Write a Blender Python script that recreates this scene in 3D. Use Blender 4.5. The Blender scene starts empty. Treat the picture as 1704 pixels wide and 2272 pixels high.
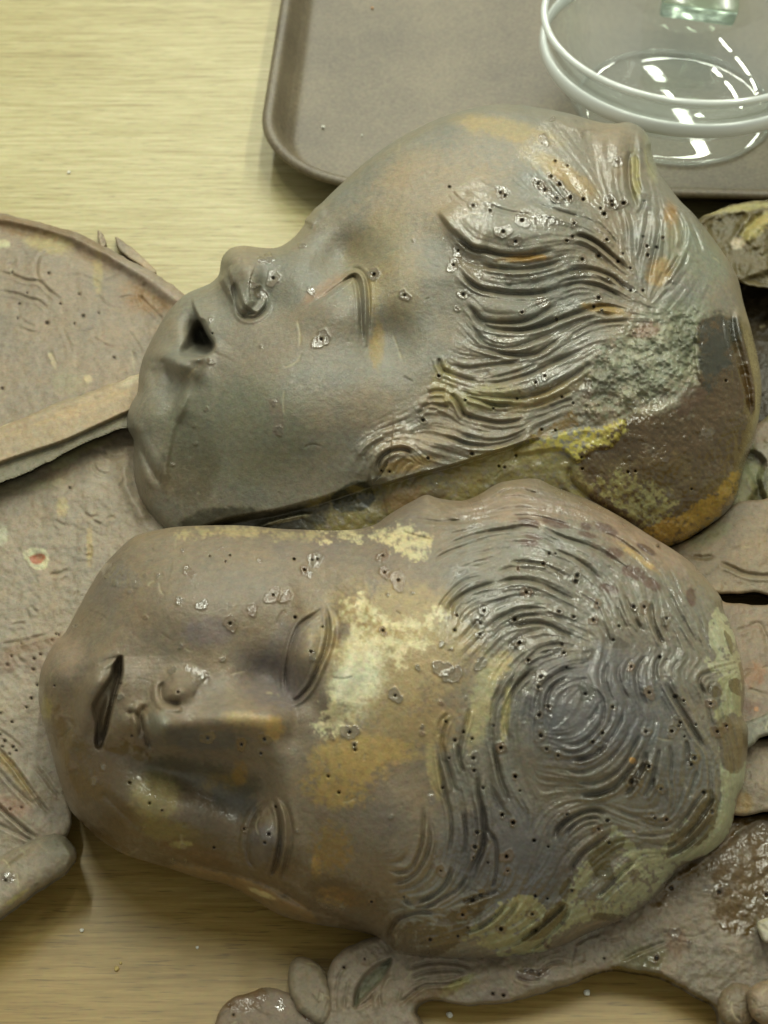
import bpy, math, random
import numpy as np
from mathutils import Vector

# ------------------------------------------------------------------ camera
SC = bpy.context.scene
F = 3121.0                      # focal length in photo pixels (photo 1704 x 2272)
PITCH = math.radians(50.5)
CAM = np.array([0.0, 0.0, 0.42])
cd = bpy.data.cameras.new("camera"); cam = bpy.data.objects.new("camera", cd)
SC.collection.objects.link(cam); SC.camera = cam
cam.location = CAM
cam.rotation_euler = (math.pi/2 - PITCH, 0, 0)
cd.sensor_fit = 'VERTICAL'; cd.sensor_height = 24.0
cd.lens = 24.0 * F / 2272.0
cd.clip_start = 0.01; cd.clip_end = 50
cd.dof.use_dof = True; cd.dof.focus_distance = 0.475; cd.dof.aperture_fstop = 12.0
# ------------------------------------------------------------------ light
w = bpy.data.worlds.new("World"); SC.world = w; w.use_nodes = True
bg = w.node_tree.nodes["Background"]
bg.inputs[0].default_value = (0.93, 0.97, 0.86, 1); bg.inputs[1].default_value = 0.40
def tube(x, y, length, energy, z=1.45, wid=0.05):
    l = bpy.data.lights.new("ceiling_tube_light", 'AREA'); l.shape = 'RECTANGLE'
    l.size = wid; l.size_y = length; l.energy = energy; l.color = (0.97, 1.0, 0.85)
    o = bpy.data.objects.new("ceiling_tube_light", l); SC.collection.objects.link(o)
    o.location = (x, y, z)
    return o
for x in (-0.36, 0.14, 0.66):
    for k in range(4):
        tube(x, 0.75 + k*0.80, 0.62, 5.3)
SC.view_settings.view_transform = 'Standard'; SC.view_settings.look = 'None'
SC.view_settings.exposure = 0.0; SC.view_settings.gamma = 1.0

# ------------------------------------------------------------------ helpers
SP, CP = math.sin(PITCH), math.cos(PITCH)
def raydir(u, v):
    a = (np.asarray(u, float) - 852.0)/F; b = (1136.0 - np.asarray(v, float))/F
    return np.stack([a + 0*b, CP + b*SP, -SP + b*CP], -1)
def at(u, v, z):                 # the point at height z seen at photo pixel (u, v)
    d = raydir(u, v); t = (np.asarray(z) - CAM[2])/d[..., 2]
    return CAM + d*t[..., None]
def lin(c):
    c = np.array(c, float)/255.0
    return np.where(c <= .04045, c/12.92, ((c+.055)/1.055)**2.4)
def smooth(a, b, x):
    t = np.clip((x-a)/(b-a), 0, 1); return t*t*(3-2*t)
def catmull(P, n=8, closed=False):
    P = np.asarray(P, float); out = []
    N = len(P)
    if N < 3 and not closed:
        return np.array([P[0]+(P[-1]-P[0])*k/12 for k in range(13)])
    for i in range(N if closed else N-1):
        if closed: p0, p1, p2, p3 = P[(i-1) % N], P[i], P[(i+1) % N], P[(i+2) % N]
        else: p0, p1, p2, p3 = P[max(i-1, 0)], P[i], P[i+1], P[min(i+2, N-1)]
        for k in range(n):
            t = k/n
            out.append(0.5*((2*p1)+(-p0+p2)*t+(2*p0-5*p1+4*p2-p3)*t*t+(-p0+3*p1-3*p2+p3)*t**3))
    if not closed: out.append(P[-1])
    return np.array(out)
CROP = dict(A=(250,400,2.765), B=(250,800,2.765), C=(800,400,2.765), D=(1200,200,3.292), E=(1104,700,2.765),
            F=(700,800,2.765), G=(50,1150,2.552), H=(50,1600,2.552), I=(600,1100,2.765), J=(600,1650,2.765),
            K=(1100,1150,2.747), L=(1100,1650,2.747), M=(0,450,2.765), N=(0,1200,2.537), S=(0,0,1.0))
def pts(c, s):
    x0, y0, k = CROP[c]; a = [float(q) for q in s.replace(',', ' ').split()]
    return np.array([(x0+a[i]/k, y0+a[i+1]/k) for i in range(0, len(a), 2)])
def vnoise(X, Y, sc, seed=0, octaves=3, sx=1.0, sy=1.0):
    out = np.zeros_like(X, dtype=float); amp = 1; tot = 0
    for o in range(octaves):
        rg = np.random.RandomState(seed*17+o); T = rg.rand(128, 128)
        x = X/(sc*sx)+31.7*o; y = Y/(sc*sy)+11.3*o
        xi = np.floor(x).astype(int); yi = np.floor(y).astype(int); fx = x-xi; fy = y-yi
        fx = fx*fx*(3-2*fx); fy = fy*fy*(3-2*fy)
        g = lambda i, j: T[(yi+j) % 128, (xi+i) % 128]
        out += amp*((g(0,0)*(1-fx)+g(1,0)*fx)*(1-fy)+(g(0,1)*(1-fx)+g(1,1)*fx)*fy)
        tot += amp; amp *= .5; sc = sc/2.03
    return out/tot
def segdist(X, Y, P):
    """distance, side and parameter of the nearest place on polyline P"""
    best = np.full(X.shape, 1e9); side = np.zeros(X.shape); par = np.zeros(X.shape)
    n = len(P)-1
    for i in range(n):
        ax, ay = P[i]; dx, dy = P[i+1]-P[i]; L2 = dx*dx+dy*dy+1e-9
        t = np.clip(((X-ax)*dx+(Y-ay)*dy)/L2, 0, 1)
        ex = X-ax-t*dx; ey = Y-ay-t*dy; d = ex*ex+ey*ey
        m = d < best
        best = np.where(m, d, best); side = np.where(m, np.sign(dx*ey-dy*ex), side); par = np.where(m, (i+t)/n, par)
    return np.sqrt(best), side, par
def polysdf(X, Y, P):
    shp = X.shape; x = X.ravel().astype(np.float32); y = Y.ravel().astype(np.float32)
    best = np.full(x.shape, 1e12, np.float32); ins = np.zeros(x.shape, bool); N = len(P)
    for i in range(N):
        ax, ay = P[i]; bx, by = P[(i+1) % N]; dx, dy = bx-ax, by-ay
        t = np.clip(((x-ax)*dx+(y-ay)*dy)/(dx*dx+dy*dy+1e-9), 0, 1)
        d = (x-ax-t*dx)**2+(y-ay-t*dy)**2
        np.minimum(best, d, out=best)
        if ay != by:
            c = (ay > y) != (by > y)
            ins ^= c & (x < (bx-ax)*(y-ay)/(by-ay)+ax)
    d = np.sqrt(best)
    return np.where(ins, d, -d).reshape(shp).astype(float)
def upsample(Gc, xc0, yc0, sc, X, Y):
    fx = np.clip((X-xc0)/sc, 0, Gc.shape[1]-1.001); fy = np.clip((Y-yc0)/sc, 0, Gc.shape[0]-1.001)
    xi = fx.astype(int); yi = fy.astype(int); fx = fx-xi; fy = fy-yi
    return (Gc[yi, xi]*(1-fx)+Gc[yi, xi+1]*fx)*(1-fy)+(Gc[yi+1, xi]*(1-fx)+Gc[yi+1, xi+1]*fx)*fy
def blur(A, n):
    for _ in range(n):
        B = np.pad(A, 1, mode='edge')
        A = (B[:-2,1:-1]+B[2:,1:-1]+B[1:-1,:-2]+B[1:-1,2:]+2*A)/6
    return A

class Relief:
    """a modelled clay form: outline + relief heights + patina, turned into a closed solid"""
    def __init__(s, outline, step=2.0, n=6, base=(140,130,105), R=60.0, H=60.0, poisson=0.0, ragged=0.0):
        s.out = catmull(outline, n, True)
        if ragged:
            q = s.out[:,0]*1.0, s.out[:,1]*1.0
            s.out = s.out+ragged*np.stack([vnoise(q[0], q[1], 22, 501, 3)-.5, vnoise(q[0], q[1], 22, 502, 3)-.5], 1)*2
        x0, y0 = s.out.min(0)-2*step; x1, y1 = s.out.max(0)+2*step
        xs = np.arange(x0, x1+step, step); ys = np.arange(y0, y1+step, step)
        s.X, s.Y = np.meshgrid(xs, ys); s.x0, s.y0, s.step = x0, y0, step
        s.d = polysdf(s.X, s.Y, s.out)
        d = np.maximum(s.d, 0)
        e = 1-np.clip(d/R, 0, 1); s.h = H*np.sqrt(np.maximum(1-e*e, 0))
        if poisson > 0:
            sc = 12.0; xc = np.arange(x0-sc, x1+2*sc, sc); yc = np.arange(y0-sc, y1+2*sc, sc)
            XC, YC = np.meshgrid(xc, yc); dc = polysdf(XC, YC, s.out); ins = dc > 0
            u = np.zeros_like(XC)
            for _ in range(2500):
                u[1:-1,1:-1] = 0.25*(u[:-2,1:-1]+u[2:,1:-1]+u[1:-1,:-2]+u[1:-1,2:]+1.0)*ins[1:-1,1:-1]
            ok = dc > 6; g = np.where(ok, u/np.maximum(dc, 6), 0); wgt = ok.astype(float)
            for _ in range(5):
                gb = blur(g*(wgt > 0), 1); wb = blur((wgt > 0).astype(float), 1)
                g = np.where(wgt > 0, g, np.where(wb > 0, gb/np.maximum(wb, 1e-6), 0)); wgt = ((wgt > 0) | (wb > 0)).astype(float)
            g = blur(g, 2)
            wt = smooth(8, 46, d)
            U = upsample(g, xc[0], yc[0], sc, s.X, s.Y)*d*(1-wt)+upsample(blur(u, 1), xc[0], yc[0], sc, s.X, s.Y)*wt
            U = np.sqrt(np.maximum(U, 0)); s.h = s.h+poisson*U/U.max()
        s.edge = smooth(0, 14, s.d)
        s.col = np.broadcast_to(lin(base), s.X.shape+(3,)).copy()
        s.wet = np.zeros_like(s.X); s.rough = np.zeros_like(s.X)
    def win(s, x0, y0, x1, y1):
        i0 = max(int((x0-s.x0)/s.step), 0); i1 = min(int((x1-s.x0)/s.step)+2, s.X.shape[1])
        j0 = max(int((y0-s.y0)/s.step), 0); j1 = min(int((y1-s.y0)/s.step)+2, s.X.shape[0])
        if i1 <= i0 or j1 <= j0: return None
        return (slice(j0, j1), slice(i0, i1))
    def blob(s, x, y, rx, ry, rot=0, p=2.0):
        m = max(rx, ry)*2.6; W = s.win(x-m, y-m, x+m, y+m)
        if W is None: return None, 0
        a = math.radians(rot); dx = s.X[W]-x; dy = s.Y[W]-y
        q = ((dx*math.cos(a)+dy*math.sin(a))/rx)**2+((-dx*math.sin(a)+dy*math.cos(a))/ry)**2
        return W, np.exp(-q**(p/2))
    def bump(s, c, x, y, rx, ry, amp, rot=0, p=2.0):
        x0, y0, k = CROP[c]
        W, m = s.blob(x0+x/k, y0+y/k, rx, ry, rot, p)
        if W is not None: s.h[W] += amp*m*s.edge[W]
    def curve(s, c, P, m):
        P = catmull(pts(c, P) if isinstance(P, str) else P, 6)
        W = s.win(P[:,0].min()-m, P[:,1].min()-m, P[:,0].max()+m, P[:,1].max()+m)
        if W is None: return None, 0, 0, 0, 0
        d, sd, t = segdist(s.X[W], s.Y[W], P)
        tap = smooth(0, .18, t)*smooth(0, .18, 1-t)
        return W, d, sd, t, tap
    def ridge(s, c, P, wid, amp, taper=True, minus=None):
        W, d, sd, t, tap = s.curve(c, P, wid*3.2)
        if W is None: return
        tt = (tap*.85+.15) if taper else 1
        s.h[W] += amp*np.exp(-(d/(wid*(0.5+0.5*tt)))**2)*tt*s.edge[W]
    def groove(s, c, P, dep=7, wid=4.5, sideways=0.45):
        """V cut with one raised lip, plus a fine companion line"""
        W, d, sd, t, tap = s.curve(c, P, 46)
        if W is None: return
        sg = d*sd
        f = -dep*np.exp(-(d/wid)**1.6)
        f += dep*sideways*np.exp(-((sg-wid*2.4)/(wid*1.7))**2)
        f += dep*sideways*.7*np.exp(-((sg+wid*2.6)/(wid*2.2))**2)
        f += -dep*.22*np.exp(-((sg-wid*3.6)/(wid*.8))**2) - dep*.12*np.exp(-((sg+wid*3.9)/(wid*.8))**2)
        s.h[W] += f*tap*s.edge[W]
    def stepc(s, c, P, amp, fall, e=4.0, sgn=1):
        W, d, sd, t, tap = s.curve(c, P, fall*4.5)
        if W is None: return
        sg = d*sd*sgn
        s.h[W] += amp*np.exp(-np.maximum(sg, 0)/fall)*smooth(fall*4.4, fall*1.5, d)*smooth(-e, e, sg)*tap*s.edge[W]
    def scratches(s, n, seed, dep=1.6):
        rg = random.Random(seed)
        for _ in range(n):
            x = s.X[0,0]+rg.random()*(s.X[0,-1]-s.X[0,0]); y = s.Y[0,0]+rg.random()*(s.Y[-1,0]-s.Y[0,0])
            a = rg.random()*6.28; l = 8+rg.random()**2*60; c = (rg.random()-.5)*.9; P = []
            for k in range(4): P.append((x, y)); x += math.cos(a)*l/3; y += math.sin(a)*l/3; a += c
            W, d, sd, t, tap = s.curve('S', np.array(P), 12)
            if W is None: continue
            f = np.exp(-(d/(1.6+rg.random()*1.6))**2)*tap*(.5+rg.random()); s.h[W] -= dep*f*s.edge[W]
            s.tint(W, f*.5, (84,76,58) if rg.random() < .6 else (190,178,140), .7)
    def strands(s, curves, mask, seed, amp=3.0, strand_tone=.16, nb=1, steps=16, thick=False):
        """fine combed strands that follow the direction of the cut curls"""
        sc = 10.0; ny = int((s.Y.max()-s.y0)/sc)+2; nx = int((s.X.max()-s.x0)/sc)+2
        A = np.zeros((ny, nx)); B = np.zeros((ny, nx)); Wt = np.zeros((ny, nx))
        for c, P, d in curves:
            Q = catmull(pts(c, P), 6); T = np.diff(Q, axis=0); M = (Q[1:]+Q[:-1])/2; L = np.hypot(T[:,0], T[:,1])+1e-6
            th = np.arctan2(T[:,1], T[:,0])
            i = np.clip(((M[:,0]-s.x0)/sc).round().astype(int), 0, nx-1); j = np.clip(((M[:,1]-s.y0)/sc).round().astype(int), 0, ny-1)
            np.add.at(A, (j, i), np.cos(2*th)*L); np.add.at(B, (j, i), np.sin(2*th)*L); np.add.at(Wt, (j, i), L)
        a = np.zeros_like(A); b_ = np.zeros_like(A); w_ = np.zeros_like(A); k = 1.0
        for n in (2, 8, 30, 120):
            a += k*blur(A, n); b_ += k*blur(B, n); w_ += k*blur(Wt, n); k *= .15
        th = .5*np.arctan2(b_, a); ca = np.cos(2*th); cb = np.sin(2*th)
        ca = upsample(ca, s.x0, s.y0, sc, s.X, s.Y); cb = upsample(cb, s.x0, s.y0, sc, s.X, s.Y)
        th = .5*np.arctan2(cb, ca); ux, uy = np.cos(th), np.sin(th)
        H_, W_ = s.X.shape; rg = np.random.RandomState(seed); N = blur(rg.rand(H_, W_), nb)
        J, I = np.mgrid[0:H_, 0:W_].astype(float); acc = N.copy()*0; cnt = 0
        for sg in (1, -1):
            x, y = I.copy(), J.copy(); px, py = ux*sg, uy*sg
            for q in range(steps):
                x += px*1.1; y += py*1.1
                xi = np.clip(x.round().astype(int), 0, W_-1); yi = np.clip(y.round().astype(int), 0, H_-1)
                vx, vy = ux[yi, xi], uy[yi, xi]; f = np.sign(vx*px+vy*py); f[f == 0] = 1
                px, py = vx*f, vy*f; acc += N[yi, xi]; cnt += 1
        acc /= cnt; acc = (acc-acc.mean())/(acc.std()+1e-9); acc = np.clip(acc, -2.2, 2.2)
        big = .6*acc+.9*(lambda z: (z-z.mean())/(z.std()+1e-9))(blur(acc, 3))
        if thick: big = blur(acc, 3)*1.0
        s.h += amp*big*mask*s.edge
        s.col *= (1+strand_tone*np.clip(acc, -1.5, 1.5)*mask)[..., None]  # follows the strand height: low strands darker, crests lighter in colour
    def polymask(s, c, P, soft=8, n=5):
        Q = catmull(pts(c, P) if isinstance(P, str) else P, n, True)
        m = soft*2; W = s.win(Q[:,0].min()-m, Q[:,1].min()-m, Q[:,0].max()+m, Q[:,1].max()+m)
        if W is None: return None, 0
        return W, smooth(-soft, soft, polysdf(s.X[W], s.Y[W], Q))
    def pit(s, c, P, amp, soft=8):
        W, m = s.polymask(c, P, soft)
        if W is not None: s.h[W] += amp*m*s.edge[W]
    def tint(s, W, m, color, k=1.0):
        if W is None: return
        m = np.clip(m*k, 0, 1)[..., None]; c = lin(color); c = c*.93+.07*c.mean()*np.array([1.04,1.02,.86]); s.col[W] = s.col[W]*(1-m)+c*m
    def paint(s, c, x, y, rx, ry, color, k=1.0, rot=0, ns=30, seed=1, br=.5, p=2.4, sx=1, sy=1):
        """a patch of patina with a broken, noisy edge"""
        x0, y0, q = CROP[c]
        W, m = s.blob(x0+x/q, y0+y/q, rx, ry, rot, p)
        if W is None: return
        nz = .62*vnoise(s.X[W], s.Y[W], ns, seed, 4, sx, sy)+.38*vnoise(s.X[W], s.Y[W], 6.5, seed+400, 2)
        s.tint(W, smooth(br*.3, br*.3+.62, m*(0.1+1.8*nz)), color, k*.9)
    def paintp(s, c, P, color, k=1.0, soft=10, ns=25, seed=1, rag=.5, wet=0, lo=.12, hi=.88):
        W, m = s.polymask(c, P, soft)
        if W is None: return
        nz = .6*vnoise(s.X[W], s.Y[W], ns, seed, 4)+.4*vnoise(s.X[W], s.Y[W], 6.5, seed+400, 2)
        m = smooth(lo, hi, m*(1-rag*.3)+rag*(nz-.5)*2.8*(m > .02))*(.7+.5*nz)
        s.tint(W, m, color, k); s.wet[W] = np.maximum(s.wet[W], wet*m)
    def hole(s, c, x, y, r=3.4, ring=0, ringcol=None, wet=.0):
        x0, y0, q = CROP[c]; x = x0+x/q; y = y0+y/q; rr = max(r, ring)*2.4
        W = s.win(x-rr-4, y-rr-4, x+rr+4, y+rr+4)
        if W is None: return
        dx = s.X[W]-x; dy = s.Y[W]-y; d = np.hypot(dx, dy)
        if ring:
            a = np.arctan2(dy, dx); ph = (x*7.1+y*3.3) % 6.28
            R = ring*(1+.22*np.sin(2*a+ph)+.12*np.sin(3*a+2*ph)+.07*np.sin(7*a+ph))
            m = smooth(R+1.8, R-1.8, d) if False else 1-smooth(R-1.8, R+1.8, d)
            lip = np.exp(-((d-R)/2.2)**2)
            s.h[W] += (1.5*m+1.4*lip)*s.edge[W]
            if ringcol is not None: s.tint(W, m*.62+lip*.25*m, ringcol)
            s.wet[W] = np.maximum(s.wet[W], m*(wet or .9))
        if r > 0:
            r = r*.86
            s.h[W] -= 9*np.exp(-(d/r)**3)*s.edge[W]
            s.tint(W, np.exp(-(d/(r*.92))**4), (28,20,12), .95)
    def wetpatch(s, c, x, y, rx, ry, rot=0, k=1.0, seed=3, dark=.25):
        x0, y0, q = CROP[c]
        W, m = s.blob(x0+x/q, y0+y/q, rx, ry, rot, 3.0)
        if W is None: return
        nz = vnoise(s.X[W], s.Y[W], 13, seed, 3)
        m = smooth(.35, .6, m*(0.35+1.1*nz))*k
        s.wet[W] = np.maximum(s.wet[W], m)
        s.h[W] += m*5.0*(vnoise(s.X[W], s.Y[W], 8, seed+5, 2)-.4)
        s.tint(W, m*dark, (88,74,46))
    def build(s, zfun, parts, parent, mat, floor=0.0015, shrink=.12):
        """parts: list of (name, mask or None); faces go to the first part whose mask is set, last part takes the rest"""
        X, Y, d = s.X.copy(), s.Y.copy(), s.d
        ins = d > 0
        cell = ins[:-1,:-1] | ins[1:,:-1] | ins[:-1,1:] | ins[1:,1:]
        gy, gx = np.gradient(d, s.step); gl = np.hypot(gx, gy)+1e-6
        o = ~ins; X[o] -= (d*gx/gl)[o]; Y[o] -= (d*gy/gl)[o]
        h = np.where(ins, s.h, 0.0)
        used = np.zeros_like(ins); used[:-1,:-1] |= cell; used[1:,:-1] |= cell; used[:-1,1:] |= cell; used[1:,1:] |= cell
        idx = -np.ones(X.shape, int); idx[used] = np.arange(used.sum())
        x = X[used]; y = Y[used]; hh = h[used]
        dirs = raydir(x, y); z0 = zfun(x, y)
        t0 = (z0-CAM[2])/dirs[:,2]; t = t0*(1-hh/F)
        P = CAM+dirs*t[:,None]; P[:,2] = np.maximum(P[:,2], floor)
        J, I = np.nonzero(cell)
        Q = np.stack([idx[J, I], idx[J+1, I], idx[J+1, I+1], idx[J, I+1]], 1)
        # boundary loop edges -> rounded back going down to the table
        E = np.concatenate([Q[:, [0,1]], Q[:, [1,2]], Q[:, [2,3]], Q[:, [3,0]]])
        n = len(P); key = E[:,0]*n+E[:,1]; rkey = E[:,1]*n+E[:,0]
        be = E[~np.isin(key, rkey)]
        bv = np.unique(be); rm = -np.ones(n, int); rm[bv] = np.arange(len(bv))
        cen = np.array([x.mean(), y.mean()]); rings = [P]; bases = [0]; tot = n; faces = [Q]
        prev = bv; K = 5
        tend = (floor-CAM[2])/dirs[bv,2]
        for k in range(1, K+1):
            q = k/K; sh = shrink*(1-math.cos(q*math.pi/2))
            bx = x[bv]+(cen[0]-x[bv])*sh; by = y[bv]+(cen[1]-y[bv])*sh
            dd = raydir(bx, by); te = (floor-CAM[2])/dd[:,2]
            tt = t[bv]+(te-t[bv])*math.sin(q*math.pi/2)
            R = CAM+dd*tt[:,None]; R[:,2] = np.maximum(R[:,2], floor) if k < K else -.004
            rings.append(R); cur = np.arange(tot, tot+len(bv)); tot += len(bv)
            m0 = prev if k == 1 else prev
            a = be[:,0]; b = be[:,1]
            pa = prev[rm[a]]; pb = prev[rm[b]]
            faces.append(np.stack([pb, pa, cur[rm[a]], cur[rm[b]]], 1)); prev = cur
        c3 = CAM+raydir(cen[0], cen[1])*((-.004-CAM[2])/raydir(cen[0], cen[1])[2])
        V = np.concatenate(rings+[c3[None]]); ci = len(V)-1
        a = be[:,0]; b = be[:,1]
        cap = np.stack([prev[rm[b]], prev[rm[a]], np.full(len(a), ci), np.full(len(a), ci)], 1)
        col = s.col[used]; wet = s.wet[used]
        colA = np.concatenate([col]+[col[bv]]*K+[col[:1]]); wetA = np.concatenate([wet]+[wet[bv]*0]*K+[wet[:1]*0])
        # vertex normals over the whole form, so parts meet without a seam
        skirt = np.concatenate(faces[1:]); allq = np.concatenate([Q, skirt])
        fn = np.cross(V[allq[:,2]]-V[allq[:,0]], V[allq[:,3]]-V[allq[:,1]])
        N = np.zeros_like(V)
        for k in range(4):
            for ax in range(3): N[:,ax] += np.bincount(allq[:,k], fn[:,ax], len(V))
        N /= np.linalg.norm(N, axis=1)[:,None]+1e-12; N[ci] = (0,0,-1)
        lab = np.full(len(Q), len(parts)-1)
        cx = (X[:-1,:-1]+X[1:,1:])[J, I]*.5; cy = (Y[:-1,:-1]+Y[1:,1:])[J, I]*.5
        for i in range(len(parts)-1, -1, -1):
            if parts[i][1] is not None:
                for poly in parts[i][1]:
                    lab[polysdf(cx, cy, catmull(poly, 5, True)) > 0] = i
        sl = np.zeros(len(be), int)
        fo = np.zeros(n, int); fo[Q.ravel()] = np.repeat(lab, 4); sl = fo[be[:,0]]
        res = []
        for i, (pname, _, *lb) in enumerate(parts):
            q = Q[lab == i]; sk = skirt[np.tile(sl, K) == i]
            fl = [tuple(r) for r in ()]
            quads = np.concatenate([q, sk]); tris = cap[sl == i][:, :3]
            if len(quads) == 0: continue
            vu, inv = np.unique(np.concatenate([quads.ravel(), tris.ravel()]), return_inverse=True)
            me = bpy.data.meshes.new(pname); nv = len(vu)
            nq, nt = len(quads), len(tris)
            me.vertices.add(nv); me.loops.add(nq*4+nt*3); me.polygons.add(nq+nt)
            org = np.array(parent.location) if parent is not None else np.zeros(3)
            me.vertices.foreach_set("co", (V[vu]-org).astype(np.float32).ravel())
            me.loops.foreach_set("vertex_index", inv.astype(np.int32))
            me.polygons.foreach_set("loop_start", np.concatenate([np.arange(nq)*4, nq*4+np.arange(nt)*3]).astype(np.int32))
            me.polygons.foreach_set("use_smooth", np.ones(nq+nt, bool))
            me.update(calc_edges=True)
            ca = me.attributes.new("patina", 'FLOAT_COLOR', 'POINT')
            ca.data.foreach_set("color", np.concatenate([colA[vu], wetA[vu][:,None]], 1).astype(np.float32).ravel())
            me.normals_split_custom_set_from_vertices(N[vu].astype(np.float32).tolist())
            me.materials.append(mat)
            ob = bpy.data.objects.new(pname, me); SC.collection.objects.link(ob)
            if parent is not None: ob.parent = parent
            if lb: ob['label'] = lb[0]
            res.append(ob)
        return res

def thing(name, label, cat, loc=(0,0,0), group=None):
    o = bpy.data.objects.new(name, None); SC.collection.objects.link(o); o.location = loc
    o.empty_display_size = .02; o['label'] = label; o['category'] = cat
    if group: o['group'] = group
    return o
def tag(o, label, cat, group=None):
    o['label'] = label; o['category'] = cat
    if group: o['group'] = group
    return o

# ------------------------------------------------------------------ materials
def newmat(name):
    m = bpy.data.materials.new(name); m.use_nodes = True
    nt = m.node_tree; b = nt.nodes["Principled BSDF"]; return m, nt, b
def nd(nt, t, **kw):
    n = nt.nodes.new(t)
    for k, v in kw.items():
        if k.startswith('i_'): n.inputs[k[2:].replace('_', ' ')].default_value = v
        else: setattr(n, k, v)
    return n
def chroma(nt, geo, sock, scale, amt):
    L = nt.links.new
    n = nd(nt, 'ShaderNodeTexNoise', i_Scale=scale, i_Detail=3.0, i_Roughness=.6); L(geo.outputs['Position'], n.inputs['Vector'])
    a = nd(nt, 'ShaderNodeVectorMath', operation='MULTIPLY_ADD'); L(n.outputs['Color'], a.inputs[0])
    a.inputs[1].default_value = (amt*3,)*3; a.inputs[2].default_value = (1-amt*1.5,)*3
    m = nd(nt, 'ShaderNodeVectorMath', operation='MULTIPLY'); L(sock, m.inputs[0]); L(a.outputs[0], m.inputs[1])
    return m.outputs[0]
def clay_material():
    m, nt, b = newmat("fired_clay"); L = nt.links.new
    at_ = nd(nt, 'ShaderNodeAttribute', attribute_name="patina")
    geo = nd(nt, 'ShaderNodeNewGeometry')
    n1 = nd(nt, 'ShaderNodeTexNoise', i_Scale=420.0, i_Detail=6.0, i_Roughness=.7); L(geo.outputs['Position'], n1.inputs['Vector'])
    n2 = nd(nt, 'ShaderNodeTexNoise', i_Scale=75.0, i_Detail=7.0, i_Roughness=.68); L(geo.outputs['Position'], n2.inputs['Vector'])
    n3 = nd(nt, 'ShaderNodeTexNoise', i_Scale=1500.0, i_Detail=3.0, i_Roughness=.7); L(geo.outputs['Position'], n3.inputs['Vector'])
    r1 = nd(nt, 'ShaderNodeMapRange'); r1.inputs['From Min'].default_value = .3; r1.inputs['From Max'].default_value = .7
    r1.inputs['To Min'].default_value = .80; r1.inputs['To Max'].default_value = 1.17; L(n1.outputs[0], r1.inputs[0])
    dk = nd(nt, 'ShaderNodeVectorMath', operation='SCALE'); L(at_.outputs['Color'], dk.inputs[0]); dk.inputs['Scale'].default_value = .86
    mx = nd(nt, 'ShaderNodeVectorMath', operation='SCALE'); L(dk.outputs[0], mx.inputs[0]); L(r1.outputs[0], mx.inputs['Scale'])
    # warm / cool mottling
    cr = nd(nt, 'ShaderNodeValToRGB'); e = cr.color_ramp.elements
    e[0].position = .34; e[0].color = (.91, .96, 1.0, 1); e[1].position = .66; e[1].color = (1.08, 1.02, .93, 1)
    L(n2.outputs[0], cr.inputs[0])
    mul = nd(nt, 'ShaderNodeVectorMath', operation='MULTIPLY'); L(mx.outputs[0], mul.inputs[0]); L(cr.outputs[0], mul.inputs[1])
    # dark specks
    r3 = nd(nt, 'ShaderNodeMapRange'); r3.inputs['From Min'].default_value = .28; r3.inputs['From Max'].default_value = .40
    r3.inputs['To Min'].default_value = .62; r3.inputs['To Max'].default_value = 1.0; L(n3.outputs[0], r3.inputs[0])
    mul2 = nd(nt, 'ShaderNodeVectorMath', operation='SCALE'); L(mul.outputs[0], mul2.inputs[0]); L(r3.outputs[0], mul2.inputs['Scale'])
    L(chroma(nt, geo, mul2.outputs[0], 650.0, .11), b.inputs['Base Color'])
    rr = nd(nt, 'ShaderNodeMapRange'); L(at_.outputs['Alpha'], rr.inputs[0])
    rr.inputs['To Min'].default_value = .43; rr.inputs['To Max'].default_value = .10; L(rr.outputs[0], b.inputs['Roughness'])
    b.inputs['Specular IOR Level'].default_value = .42
    L(at_.outputs['Alpha'], b.inputs['Coat Weight']); b.inputs['Coat Roughness'].default_value = .04; b.inputs['Coat IOR'].default_value = 1.75
    n4 = nd(nt, 'ShaderNodeTexNoise', i_Scale=800.0, i_Detail=5.0, i_Roughness=.7); L(geo.outputs['Position'], n4.inputs['Vector'])
    bp = nd(nt, 'ShaderNodeBump', i_Strength=.5, i_Distance=.0006); L(n4.outputs[0], bp.inputs['Height'])
    L(bp.outputs[0], b.inputs['Normal'])
    n5 = nd(nt, 'ShaderNodeTexNoise', i_Scale=520.0, i_Detail=2.0); L(geo.outputs['Position'], n5.inputs['Vector'])
    bp2 = nd(nt, 'ShaderNodeBump', i_Strength=.45, i_Distance=.0008); L(n5.outputs[0], bp2.inputs['Height'])
    L(bp2.outputs[0], b.inputs['Coat Normal'])
    return m
CLAY = clay_material()
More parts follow.
